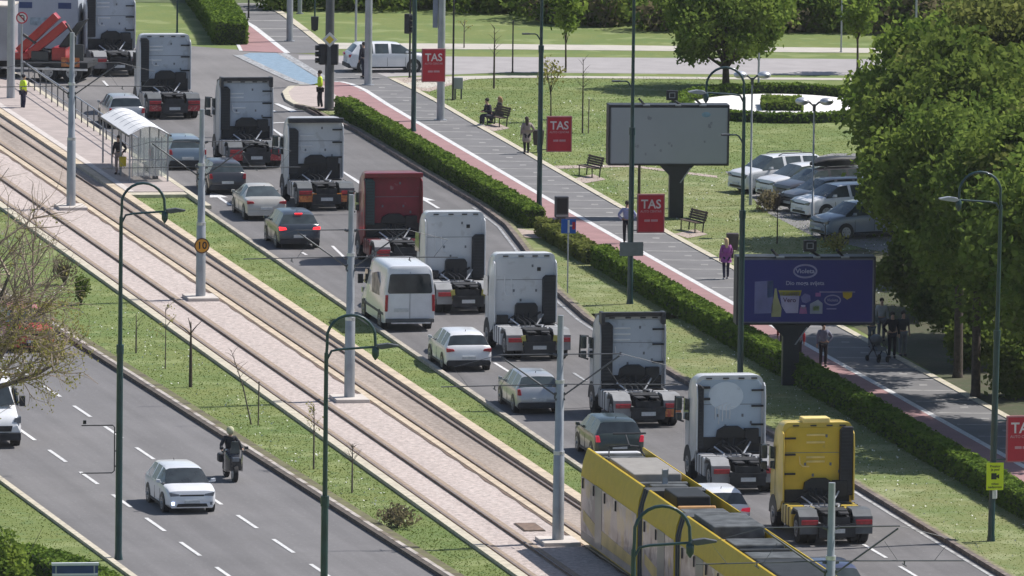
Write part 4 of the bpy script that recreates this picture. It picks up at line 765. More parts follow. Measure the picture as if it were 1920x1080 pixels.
# ------------------------------------------------------------------ street furniture
def Nrot(deg=10.6): return R(deg)
def lamp(px, py, label, side=1, h=12.4, low=None, bracket=False, at=None, yaw=10.6, lean=0., band=False):
    """green arched street lamp; side +1: arch and luminaire reach to the right"""
    t = thing('street_lamp', at or G(px, py), R(yaw), label, 'street lamp', 'green arched street lamps'); t.rotation_euler[1] = lean
    mb = MB(); mb.tube([(0, 0, 0), (0, 0, .25), (0, 0, 6.9)], [.15, .115, .105], 12); mb.tube([(0, 0, 6.9), (0, 0, h - 1.1)], [.075, .06], 12); mb.tube([(0, 0, 6.8), (0, 0, 7.1)], .125, 12); mb.build('pole', GREENP, t, smooth=50)
    r = .72; pts = [(0, 0, h - 1.2), (side * .02, 0, h - .9)] + [(side * (r - r * math.cos(a)), 0, h - .72 + .72 * math.sin(a)) for a in [math.pi * k / 12 for k in range(1, 12)]] + [(side * 2 * r, 0, h - .95)]
    a_ = MB().tube(pts, .045, 8).build('arch', GREENP, t, smooth=60)
    MB().tube([(side * 2 * r, 0, h - .9), (side * 2 * r, 0, h - 1.0), (side * 2 * r, 0, h - 1.2), (side * 2 * r, 0, h - 1.32)], [.04, .11, .10, .02], 10).build('finial', GREENP, a_, smooth=40)
    b = MB().tube([(side * .02, 0, h - 1.3), (side * .15, 0, h - 1.05), (side * .4, 0, h - 1.0), (side * 1.7, 0, h - .92)], .035, 8).build('arm', GREENP, t, smooth=60)
    MB().prism([(side * 1.45, h - .95), (side * 1.6, h - 1.0), (side * 2.1, h - .93), (side * 2.12, h - .88), (side * 1.8, h - .82), (side * 1.5, h - .86)], -.11, .11, 'y').build('luminaire', STEELD if side > 0 else STEEL, b, bevel=.02)
    if low:
        c = MB().tube([(0, 0, low - .35), (-.18, 0, low - .05), (-.28, 0, low), (-.55, 0, low)], .03, 8).build('walkway_arm', GREENP, t, smooth=60)
        MB().box(-.85, -.5, -.09, .09, low - .03, low + .04).build('walkway_luminaire', STEELD, c, bevel=.02)
    if bracket:
        MB().tube([(-1.25, 0, 4.45), (-.22, 0, 4.45), (-.16, 0, 4.38), (-.16, 0, 2.95), (-.24, 0, 2.88), (-1.25, 0, 2.88)], .02, 6).tube([(-.16, 0, 4.2), (0, 0, 4.2)], .02).tube([(-.16, 0, 3.6), (0, 0, 3.6)], .02).tube([(-.16, 0, 3.1), (0, 0, 3.1)], .02).box(-1.2, -1.1, -.03, .03, 4.5, 4.62).build('banner_bracket', BLACK, t)
    return t
lamp(222, 1050, 'green street lamp left of the white hatchback, with an empty banner bracket', 1, bracket=True)
lamp(0, 0, 'green street lamp whose arch crosses a grey tram mast in the middle of the photo', 1, at=G(612, 655, 11.4), yaw=8)
lamp(0, 0, 'green street lamp whose arch stands in front of the yellow tram', 1, at=G(1188, 1023, 11.4), yaw=8)
lamp(775, 247, 'green street lamp left of the topmost red poster, at the far end of the hedge', -1)
lamp(1011, 390, 'green street lamp beside the litter bin and the walking woman', -1, low=7.6)
lamp(1181, 570, 'green street lamp in front of the man in the blue shirt', -1, low=8.95, h=13.9)
lamp(1387, 752, 'green street lamp along the left edge of the dark blue billboard', -1, low=9.9)
lamp(1858, 1015, 'green street lamp with the yellow camera sign, before the trees on the right', -1, lean=.012)
def gpost(px, py, h, r, label, m=STEEL, cap=False, name='post', cat='post', tops=None):
    t = thing(name, G(px, py), 0, label, cat); MB().tube([(0, 0, 0), (0, 0, h)], [r, r * (tops or .8)], 14).build('pole', m, t, smooth=50); MB().tube([(0, 0, 0), (0, 0, .05)], r * 1.6, 12).build('foot_plate', m, t)
    return t
def mast(px, py, label, pad=True, h=7.65, sign=None):
    t = thing('tram_mast', G(px, py), R(10.6), label, 'tram mast', 'grey masts between the tram tracks')
    MB().tube([(0, 0, 0), (0, 0, 3.0), (0, 0, 3.05), (0, 0, 5.4), (0, 0, 5.45), (0, 0, h)], [.20, .185, .155, .14, .115, .10], 16).build('pole', STEEL, t, smooth=50)
    MB().tube([(0, 0, 3.0), (0, 0, 3.12)], .19, 14).build('collar', ALU, t, smooth=50); MB().tube([(0, 0, 5.38), (0, 0, 5.5)], .15, 14).build('collar', ALU, t, smooth=50)
    if pad: MB().box(-.62, .62, -.85, .85, 0, .16).build('base_pad', mat('pad_concrete', (.55, .50, .46), .85, var=.1, scale=2), t, bevel=.02)
    for s in (-1, 1):
        mb = MB(); mb.tube([(s * .1, 0, 6.35), (s * 2.05, 0, 6.35)], .022, 6); mb.tube([(s * .1, 0, 4.95), (s * 2.0, 0, 6.28)], .028, 6); mb.tube([(s * .1, 0, 5.35), (s * 4.0, 0, 5.30)], .02, 6)
        mb.tube([(s * 3.1, 0, 5.32), (s * 3.6, 0, 5.95), (s * 2.05, 0, 6.35)], .010, 5); mb.tube([(s * 2.0, 0, 5.33), (s * 1.6, 0, 5.9)], .008, 5); mb.build('bracket_arm', STEELD, t)
        MB().tube([(s * .14, -.08, 4.85), (s * .14, .08, 4.85), (s * .14, .08, 5.05), (s * .14, -.08, 5.05)], .04, 6).tube([(s * .12, 0, 5.3), (s * .24, 0, 5.32)], .05, 8).tube([(s * .12, 0, 6.3), (s * .24, 0, 6.35)], .05, 8).build('insulator', STEELD, t)
        MB().tube([(s * 2.2, -.25, 5.2), (s * 2.2, .25, 5.2)], .018, 5).tube([(s * 2.2, 0, 5.2), (s * 2.2, 0, 5.33)], .02, 5).build('wire_clamp', STEELD, t)
    if sign:
        d = MB(); d.prism([(.31 * math.cos(a), 2.2 + .31 * math.sin(a)) for a in [2 * math.pi * k / 28 for k in range(28)]], -.26, -.23, 'y'); d = d.build('speed_disc', mat('sign_dark_rim', (.10, .05, .03), .5), t)
        MB().prism([(.26 * math.cos(a), 2.2 + .26 * math.sin(a)) for a in [2 * math.pi * k / 28 for k in range(28)]], -.27, -.26, 'y').build('disc_face', mat('sign_orange', (.62, .28, .02), .5, var=.05), d)
        text(sign, .40, BLACK, d, (0, -.275, 2.2))
    return t
mast(133, 392, 'grey tram mast left of the glass shelter, farthest one in full view')
mast(376, 562, 'grey tram mast carrying the round orange speed disc', sign='10')
mast(655, 752, 'grey tram mast standing left of the white panel van')
mast(1046, 1020, 'grey tram mast at the tail of the yellow tram')
mast(0, 0, 'grey tram mast in front of the yellow tractor unit, its foot below the photo', pad=False).location = (*G(1560, 905, 7.65), 0)
gpost(20, 190, 8.5, .20, 'tall grey mast on the paved island at the left edge', tops=.75)
tl = gpost(617, 207, 9, .23, 'thick dark grey post beside the officer in yellow, with signals and a diamond sign', STEELD, tops=.8)
def signal(root, x, z, yaw, n=3):
    s = MB().box(-.16, .16, -.14, .14, 0, .3 * n + .08).build('signal_head', BLK2, root, bevel=.03); s.location = (x, -.1, z); s.rotation_euler = (0, 0, R(yaw))
    for k in range(n): MB().tube([(0, -.14, .2 + .3 * k), (0, -.32, .2 + .3 * k)], [.12, .13], 10).build('visor', BLACK, s)
signal(tl, -.36, 2.2, -75); signal(tl, .25, 2.2, 170, 3)
d = MB().prism([(0, 3.05), (.36, 3.41), (0, 3.77), (-.36, 3.41)], -.30, -.26, 'y').build('priority_sign', mat('sign_white', (.68, .68, .66), .5), tl); MB().prism([(0, 3.21), (.2, 3.41), (0, 3.61), (-.2, 3.41)], -.31, -.30, 'y').build('yellow_face', mat('sign_yellow', (.72, .52, .03), .5), d)
gpost(690, 160, 9.5, .19, 'light grey mast between the officer and the crossing white hatchback')
p8 = gpost(826, 226, 9.5, .19, 'light grey mast just right of the topmost red poster'); MB().box(-.42, -.18, -.05, .05, 4.4, 6.6).build('blue_grey_banner', mat('banner_grey_blue', (.22, .25, .32), .6), p8); MB().tube([(0, -.18, 2.85), (0, -.24, 3.3)], .13, 8).build('camera_box', ALU, p8)
gpost(543, 78, 8, .17, 'grey mast upper left on the far walkway'); gpost(562, 26, 6, .12, 'short grey post at the top edge on the far walkway')
gpost(849, 188, 9, .05, 'thin black post right of the light grey mast', BLACK); gpost(667, 86, 5, .06, 'thin grey sign post behind the white hatchback crossing', STEEL)
b = gpost(590, 58, 5, .045, 'thin green post with a dark litter bin at its foot', GREENP); MB().prism([(-.17, .05), (.17, .05), (.2, .75), (-.2, .75)], -.16, .16, 'y').build('litter_bin', BLK2, b, bevel=.03)
s_ = gpost(768, 146, 5.2, .05, 'dark signal post between the hatchback and the topmost poster', BLACK); signal(s_, -.1, 2.2, 60)
gpost(961, 136, 2.6, .04, 'thin dark post by the far street, upper middle', BLACK); gpost(1577, 98, 3, .045, 'thin grey post on the far verge right of the big tree', STEEL); gpost(1717, 75, 4, .06, 'grey post rising behind the green trees', STEEL)
gpost(332, 62, 4, .05, 'thin green post before the far clipped hedge', GREENP); gpost(1422, 172, 1.9, .06, 'short pale post by the ring hedge', STEEL); gpost(466, 34, 2, .05, 'signal post cut by the top edge', BLACK)
# cabinet on legs
t = thing('meter_cabinet', G(859, 186), 0, 'small grey cabinet on two legs in the grass', 'cabinet'); MB().box(-.22, .22, -.12, .12, .5, 1.05).build('box', STEEL, t, bevel=.02)
for s in (-1, 1): MB().box(s * .15 - .04, s * .15 + .04, -.05, .05, 0, .5).build('leg', STEELD, t)
# signs
def placed(root_name, px, py, z0, off, label, cat, group=None, yaw=10.6):
    g = G(px, py); a = R(yaw); return thing(root_name, (g[0] + off * math.cos(a), g[1] + off * math.sin(a), z0), a, label, cat, group)
PT = mat('poster_lettering', (.75, .66, .67), .5); PT2 = mat('poster_small_lettering', (.58, .30, .33), .5); PFR = mat('poster_frame', (.42, .16, .18), .5)
def poster(px, py, z0, off, label):
    t = placed('poster_board', px, py, z0, off, label, 'advert board', 'red posters hung on the green lamps')
    MB().box(-.56, .56, -.05, .05, 0, 1.56).build('frame', PFR, t, bevel=.01); MB().box(-.51, .51, -.056, .056, .05, 1.51).build('panel', REDS, t)
    text('TAS', .50, PT, t, (0, -.06, 1.14), sx=.95, ext=.006); text('AUTO CENTAR', .125, PT2, t, (0, -.06, .86), ext=.006)
    MB().box(-.27, -.04, -.062, -.056, .45, .54).box(.0, .28, -.062, -.056, .45, .54).build('word_bar', PT2, t)
    MB().tube([(-.56, 0, 1.4), (-off + .08, 0, 1.4)], .02).tube([(-.56, 0, .1), (-off + .08, 0, .1)], .02).build('hanger', GREENP, t)
poster(775, 247, 2.33, .92, 'topmost red poster, left of a light grey mast'); poster(1011, 390, 2.45, .84, 'red poster right of the litter bin and the walking woman')
poster(1181, 570, 2.86, .80, 'red poster right of the man in the blue shirt'); poster(1858, 1015, 2.66, 1.02, 'red poster cut off by the right edge')
# yellow camera warning sign
t = placed('camera_sign', 1858, 1015, 1.75, .06, 'bright yellow warning sign with a camera picture on the right-hand lamp', 'sign'); MB().box(-.29, .29, -.18, -.15, 0, .92).build('plate', YELW, t)
IN = mat('sign_ink', (.03, .04, .02), .6)
for w, z in (('Prostor', .80), ('je pod', .69), ('video', .21), ('nadzorom', .10)): text(w, .115, IN, t, (0, -.184, z), ext=.002)
MB().prism([(-.13, .36), (.05, .36), (.05, .43), (.14, .38), (.14, .54), (.05, .49), (.05, .57), (-.13, .57)], -.186, -.18, 'y').build('camera_picture', IN, t); MB().tube([(0, 0, -.02), (0, 0, -.3)], .125, 12).build('pale_band', ALU, t)
t = placed('sign_back', 1181, 570, 1.95, 0, 'grey back of a wide traffic sign on the lamp near the blue shirt', 'sign'); MB().box(-.48, .48, -.19, -.16, 0, .56).build('plate', mat('sign_back_grey', (.19, .21, .22), .5), t, bevel=.01); MB().box(-.5, .5, -.16, -.13, .1, .14).box(-.5, .5, -.16, -.13, .42, .46).build('brace', STEELD, t)
t = thing('blue_sign', G(1064, 551), R(10.6), 'blue square lane sign with white and red bars on a thin pole', 'sign'); MB().tube([(0, 0, 0), (0, 0, 3.0)], .03, 8).build('pole', STEEL, t)
p = MB().box(-.30, .30, -.06, -.035, 2.46, 3.04).build('plate', mat('sign_blue', (.015, .10, .42), .4, var=.05), t); MB().box(-.04, .04, -.066, -.06, 2.48, 3.0).box(.04, .15, -.066, -.06, 2.74, 2.80).build('white_bar', mat('sign_white', (.68, .68, .66)), p); MB().box(.15, .27, -.066, -.06, 2.62, 2.92).build('red_bar', mat('sign_red', (.5, .02, .05), .5), p)
t = thing('turn_sign', G(40, 204), 0, 'round no-left-turn sign above the officer on the left island', 'sign'); MB().tube([(0, 0, 0), (0, 0, 4.4)], .045, 8).build('pole', STEEL, t)
d = MB().prism([(.28 * math.cos(a), 4.35 + .28 * math.sin(a)) for a in [2 * math.pi * k / 28 for k in range(28)]], -.09, -.06, 'y').build('red_rim', mat('sign_red', (.5, .02, .05)), t)
MB().prism([(.22 * math.cos(a), 4.35 + .22 * math.sin(a)) for a in [2 * math.pi * k / 28 for k in range(28)]], -.10, -.09, 'y').build('white_face', mat('sign_white', (.68, .68, .66)), d)
MB().tube([(.1, -.105, 4.2), (.1, -.105, 4.42), (.05, -.105, 4.47), (-.1, -.105, 4.45)], .025, 6).build('arrow', BLACK, d); MB().prism([(-.2, 4.52), (-.15, 4.56), (.2, 4.18), (.15, 4.14)], -.112, -.104, 'y').build('red_bar', mat('sign_red', (.5, .02, .05)), d)
t = thing('info_post', G(1052, 446), R(10.6), 'dark grey ticket post with a screen, by the gap in the hedge', 'info post'); MB().box(-.17, .17, -.1, .1, 0, .95).build('column', STEELD, t, bevel=.02); MB().box(-.29, .29, -.15, .12, .88, 1.78).build('head', STEELD, t, bevel=.04); MB().box(-.22, .22, -.16, -.15, 1.05, 1.7).build('screen', BLACK, t); MB().box(-.26, .26, -.16, -.15, .92, 1.0).build('sill', STEEL, t)
# billboards
def billboard(px, py, zb, zt, w, off, yaw, label, blue=False):
    g = G(px, py); t = thing('billboard', g, R(yaw), label, 'billboard', 'billboards on thick posts')
    FR = mat('billboard_frame', (.022, .026, .032), .5); MB().prism([(-.31, 0), (.31, 0), (.31, zb - .45), (.75, zb), (-.75, zb), (-.31, zb - .45)], -.2, .25, 'y').build('post', FR, t, bevel=.02)
    MB().box(-w / 2 + off, w / 2 + off, -.30, .62, zb, zt).build('casing', FR, t, bevel=.03)
    fw = .13; x0, x1 = -w / 2 + off + fw, w / 2 + off - fw
    if not blue:
        f = MB().box(x0, x1, -.33, -.302, zb + fw, zt - fw).build('blank_face', mat('worn_grey_face', (.37, .40, .425), .6, var=.03, scale=.8), t)
        MB().box(x0 - .02, x1 + .02, -.335, -.303, zb + fw - .04, zb + fw).box(x0 - .04, x0, -.335, -.303, zb + fw, zt - fw).box(x1, x1 + .04, -.335, -.303, zb + fw, zt - fw).build('inner_trim', mat('trim_grey', (.26, .28, .31), .5), t)
        mb = MB(); rr = random.Random(3)
        for (x, z, r) in ((-1.5, .55, .10), (-1.35, .5, .06), (-.9, 1.75, .07), (-.82, 1.7, .06), (.02, .62, .07), (.12, .52, .05), (1.75, 1.38, .09), (1.83, 1.48, .07), (1.55, .7, .05), (-.35, .3, .06), (-1.0, .15, .05), (-.6, .55, .05)):
            mb.prism([(off + x + r * rr.uniform(.6, 1.2) * math.cos(a), zb + .35 + z + r * rr.uniform(.8, 1.6) * math.sin(a)) for a in [2 * math.pi * k / 9 for k in range(9)]], -.334, -.331, 'y')
        mb.build('stain', mat('face_stain', (.27, .285, .31), .7, var=.2, scale=8), f)
        MB().prism([(off + 1.6 + .2 * math.cos(a), zt - .42 + .12 * math.sin(a)) for a in [2 * math.pi * k / 9 for k in range(9)]], -.334, -.331, 'y').build('blue_smudge', mat('blue_smudge', (.24, .38, .48), .6, var=.2, scale=6), f)
    else:
        f = MB().box(x0, x1, -.33, -.302, zb + fw, zt - fw).build('poster_face', mat('navy_poster', (.024, .029, .20), .45, var=.06, scale=.6), t); TG_ = mat('trim_pale', (.14, .145, .19), .5)
        MB().box(x0 - .03, x1 + .03, -.338, -.303, zb + fw - .05, zb + fw).box(x0 - .03, x1 + .03, -.338, -.303, zt - fw, zt - fw + .06).box(x0 - .05, x0, -.338, -.303, zb + fw, zt - fw).box(x1, x1 + .06, -.338, -.303, zb + fw, zt - fw).build('inner_trim', TG_, t)
        cx = off; cz = zb + fw; W_ = x1 - x0; Hh = zt - zb - 2 * fw; X = lambda u: x0 + u * W_ ; Z = lambda v: zt - fw - v * Hh; yf = -.334
        LT = mat('poster_lilac', (.30, .29, .46), .5)
        def oval(u, v, a, b, th, nm='logo_oval'):
            mb = MB(); n = 32
            for k in range(n):
                q0, q1 = 2 * math.pi * k / n, 2 * math.pi * (k + 1) / n
                mb.prism([(X(u) + a * math.cos(q0), Z(v) + b * math.sin(q0)), (X(u) + a * math.cos(q1), Z(v) + b * math.sin(q1)), (X(u) + (a - th) * math.cos(q1), Z(v) + (b - th) * math.sin(q1)), (X(u) + (a - th) * math.cos(q0), Z(v) + (b - th) * math.sin(q0))], yf - .003, yf, 'y')
            mb.build(nm, LT, f)
        oval(.49, .18, .46, .27, .07); text('Violeta', .24, mat('poster_pale', (.42, .42, .58), .5), f, (X(.49), yf - .003, Z(.18)), ext=.003, sx=1.05)
        text('Dio moga svijeta', .215, mat('poster_pale', (.42, .42, .58)), f, (X(.49), yf - .003, Z(.375)), ext=.003, sx=1.0)
        def sh(nm, pts, col): MB().prism([(X(a), Z(b)) for a, b in pts], yf - .004, yf, 'y').build(nm, mat('poster_' + nm, tuple(min(.8, q * 1.9) for q in col), .5, var=.15, scale=2), f)
        sh('lilac_pack', [(.11, .35), (.25, .33), (.25, .86), (.11, .87)], (.10, .10, .20)); sh('teal_pack', [(.205, .34), (.25, .33), (.25, .60), (.205, .62)], (.06, .11, .22)); sh('yellow_bottle', [(.262, .46), (.275, .46), (.285, .60), (.315, .78), (.31, .92), (.24, .92), (.235, .78), (.255, .60)], (.21, .20, .10))
        sh('white_tub', [(.30, .52), (.45, .52), (.44, .86), (.35, .86), (.315, .74)], (.22, .20, .29)); sh('gold_lid', [(.29, .49), (.465, .49), (.455, .58), (.305, .58)], (.22, .19, .03)); sh('lilac_disc', [(.46, .60), (.49, .54), (.53, .57), (.535, .66), (.50, .70), (.47, .68)], (.09, .085, .19))
        sh('pink_jar', [(.455, .76), (.50, .76), (.51, .87), (.45, .87)], (.19, .07, .16)); sh('jar_cap', [(.462, .73), (.495, .73), (.495, .79), (.462, .79)], (.27, .26, .36)); sh('white_box', [(.53, .71), (.59, .64), (.625, .70), (.625, .87), (.53, .87)], (.17, .18, .22)); sh('green_patch', [(.55, .74), (.60, .74), (.60, .82), (.55, .82)], (.14, .20, .08))
        sh('gold_medal', [(.775, .51), (.85, .51), (.845, .60), (.81, .64), (.78, .60)], (.28, .19, .01)); sh('pale_ribbon', [(.60, .505), (.87, .505), (.87, .53), (.60, .53)], (.12, .11, .2)); sh('pale_word', [(.655, .78), (.73, .78), (.73, .80), (.655, .80)], (.13, .13, .24)); sh('pink_word', [(.57, .53), (.61, .53), (.61, .59), (.57, .59)], (.17, .06, .17))
        oval(.70, .65, .32, .21, .05, 'small_logo_oval'); text('Violeta', .15, LT, f, (X(.70), yf - .003, Z(.65)), ext=.003); text('Vero', .24, mat('poster_ink', (.08, .02, .09), .5), f, (X(.375), yf - .006, Z(.65)), ext=.003)
    # floodlights on arms above
    for k, x in enumerate((-1.35, .25, 1.1)):
        a_ = MB().tube([(off + x + .3, -.2, zt - .02), (off + x, -.55, zt + .28)] if k != 1 else [(off + x + .25, -.2, zt), (off + x - .15, -.45, zt + .25), (off + x - .2, -.5, zt + .32)], .05, 8).build('lamp_arm', FR, t)
        MB().box(off + x + (.2 if k != 1 else 0), off + x + (.5 if k != 1 else .25), -.42, -.28, zt - .05, zt + .02).build('arm_clamp', STEEL, a_)
        if k == 1:
            hd = MB().box(off + x - .42, off + x + .08, -.62, -.5, zt + .22, zt + .65).build('floodlight', FR, t, bevel=.03); fx = off + x - .17; z = zt + .44
            for (a, b, c, d_) in ((-.13, .13, .09, .12), (-.13, .13, -.12, -.09), (-.13, -.1, -.12, .12), (.1, .13, -.12, .12)): MB().box(fx + a, fx + b, -.63, -.62, z + c, z + d_).build('floodlight_rim', STEEL, hd)
    MB().prism([(.12, zb - .75), (.18, zb - .75), (.62, zb - .1), (.56, zb - .1)], -.24, -.2, 'y').build('strut', STEEL, t)
    return t
billboard(1267, 408, 2.28, 4.92, 5.25, -.38, 6, 'billboard with a blank worn grey face')
billboard(1481, 722, 2.30, 4.88, 5.25, .52, 6, 'billboard with a dark blue poster of products', blue=True)
# benches
def bench(px, py, yaw, label):
    t = thing('park_bench', G(px, py), R(yaw), label, 'bench', 'dark benches along the walkway')
    MB().box(-.85, .85, -.02, .10, .42, .46).box(-.85, .85, .13, .25, .42, .46).box(-.85, .85, .28, .40, .43, .47).build('seat', WOODD, t); mb = MB()
    for k in range(4): mb.box(-.85, .85, .42 + .03 * k, .45 + .03 * k, .50 + .105 * k, .59 + .105 * k)
    mb.build('backrest', WOODD, t)
    for s in (-1, 1): MB().tube([(s * .7, .0, 0), (s * .7, .0, .42), (s * .7, .40, .42), (s * .7, .54, .92)], .03, 6).tube([(s * .7, .40, .42), (s * .7, .36, 0)], .03, 6).build('leg', BLACK, t)
    return t
bench(1098, 331, -66, 'empty bench before the blank billboard'); bench(1290, 434, -66, 'empty bench right of the third red poster'); bench(925, 236, -66, 'bench with the seated couple beyond the walkway')
for (x, y_) in ((1102, 334), (1293, 437), (922, 238)): sheet('bench_soil', pxs((x - 28, y_ + 2), (x + 10, y_ - 7), (x + 34, y_ + 3), (x - 4, y_ + 10)), .016, mat('dirt_paving', (.38, .31, .27)))
def bin_(px, py, label):
    t = thing('litter_bin', G(px, py), 0, label, 'litter bin', 'dark litter bins'); MB().prism([(-.22, .35), (.22, .35), (.27, 1.05), (-.27, 1.05)], -.2, .2, 'y').build('bucket', mat('bin_brown', (.06, .045, .05), .6, var=.2), t, bevel=.05); MB().tube([(0, 0, 0), (0, 0, .4)], .06).build('stand', BLACK, t)
bin_(1009, 286, 'dark litter bin behind a green lamp near the walking woman'); bin_(1373, 484, 'dark brown litter bin behind the woman in purple')
# twin dome lamps in the park
for x, y_, lb in ((1407, 385, 'twin-dome park lamp left of the parked cars'), (1523, 441, 'twin-dome park lamp standing in front of the parked cars')):
    t = thing('park_lamp', G(x, y_), 0, lb, 'park lamp', 'twin-dome park lamps'); MB().tube([(0, 0, 0), (0, 0, 1.4), (0, 0, 1.42), (0, 0, 5.6)], [.075, .07, .045, .04], 10).build('pole', STEEL, t, smooth=50); MB().tube([(0, 0, 5.3), (0, 0, 5.6)], .07).tube([(-.5, 0, 5.72), (-.2, 0, 5.68), (0, 0, 5.5), (.2, 0, 5.68), (.5, 0, 5.72)], .045).build('arm', STEELD, t)
    for s in (-1, 1): MB().ball((s * .52, 0, 5.72), (.30, .30, .17), 14, 8).build('dome', ALU, t, smooth=60)
# tram stop shelter and railing
t = thing('tram_shelter', B(450.2, 67.0) + (.17,), R(10.6), 'glass tram shelter with a bright arched roof on the platform', 'tram shelter')
SW, SL = 1.7, 8.2
for i, yy in enumerate((0, 2.7, 5.4, SL)):
    for x in (0, SW): MB().box(x - .035, x + .035, yy - .035, yy + .035, 0, 2.1).build('post', STEEL, t)
    MB().tube([(x_, yy, 2.1 + .36 * math.sin(math.pi * x_ / SW)) for x_ in [SW * k / 8 for k in range(9)]], .03, 6).build('roof_rib', STEEL, t)
mb = MB(); n = 8
xs = [SW * k / n for k in range(n + 1)]; prof = [(x, 2.12 + .36 * math.sin(math.pi * x / SW)) for x in xs]
mb.prism([(-.12, 2.08)] + prof[1:-1] + [(SW + .12, 2.08)] + [(x, z - .015) for x, z in prof[1:-1]][::-1], -.25, SL + .25, 'y'); rf = mb.build('roof', CLEARR, t)
for yy in [SL * k / 6 for k in range(7)]: MB().tube([(x, yy, z + .006) for x, z in prof], .010, 5).build('roof_seam', STEEL, rf)
for x in (-.1, SW + .1): MB().box(x - .03, x + .03, -.25, SL + .25, 2.02, 2.1).build('gutter', STEELD, t)
mb = MB(); mb.box(SW - .01, SW + .01, .1, SL - .1, .25, 1.95); mb.box(.1, SW - .1, -.01, .01, .25, 1.95); mb.build('glass_wall', CLEAR, t)
mb = MB()
for k in range(7): mb.box(.1 + k * .26, .13 + k * .26, -.02, .02, .2, 2.0)
mb.box(0, SW, -.02, .02, .95, 1.0); mb.build('end_mullion', STEEL, t)
MB().box(1.15, 1.5, 1.0, 4.0, .42, .47).box(1.2, 1.45, 1.1, 1.2, 0, .42).box(1.2, 1.45, 3.8, 3.9, 0, .42).build('shelter_bench', STEELD, t); MB().box(1.0, 1.1, .2, .9, .3, 1.5).build('ticket_box', mat('ticket_box_grey', (.12, .13, .15), .5), t); MB().box(.95, 1.0, .35, .7, 1.1, 1.4).build('red_notice', mat('sign_red', (.5, .02, .05)), t)
t = thing('railing', B(459, 68.7) + (.17,), R(10.6), 'grey steel railing between the platform and the road', 'railing'); Lr = 38
MB().tube([(0, 0, 1.05), (0, Lr, 1.05)], .035, 6).tube([(0, 0, .45), (0, Lr, .45)], .022, 6).build('rail', STEEL, t)
for k in range(20): MB().tube([(0, k * 2.0, 0), (0, k * 2.0, 1.05)], .03, 6).build('post', STEELD, t)
t = thing('road_sign_board', G(140, 1180), R(8), 'white-edged navy board top at the bottom left corner', 'sign board'); MB().box(-.72, .72, -.03, .03, 1.2, 2.02).build('panel', NV, t); MB().box(-.74, .74, -.08, .08, 2.02, 2.10).box(-.72, .70, -.08, -.03, 1.70, 1.77).build('white_slat', WHITE, t)
for s in (-1, 1): MB().tube([(s * .6, 0, 0), (s * .6, 0, 2.0)], .04).build('post', STEEL, t)
MB_ = thing('drain_cover', G(993, 991), R(10.6), 'brown square drain cover in the gravel left of the tram', 'drain cover'); MB().box(-.33, .33, -.9, .9, .03, .075).build('lid', RUST, MB_, bevel=.01); MB().box(-.37, .37, -.95, .95, .02, .055).build('frame', KERBD, MB_)
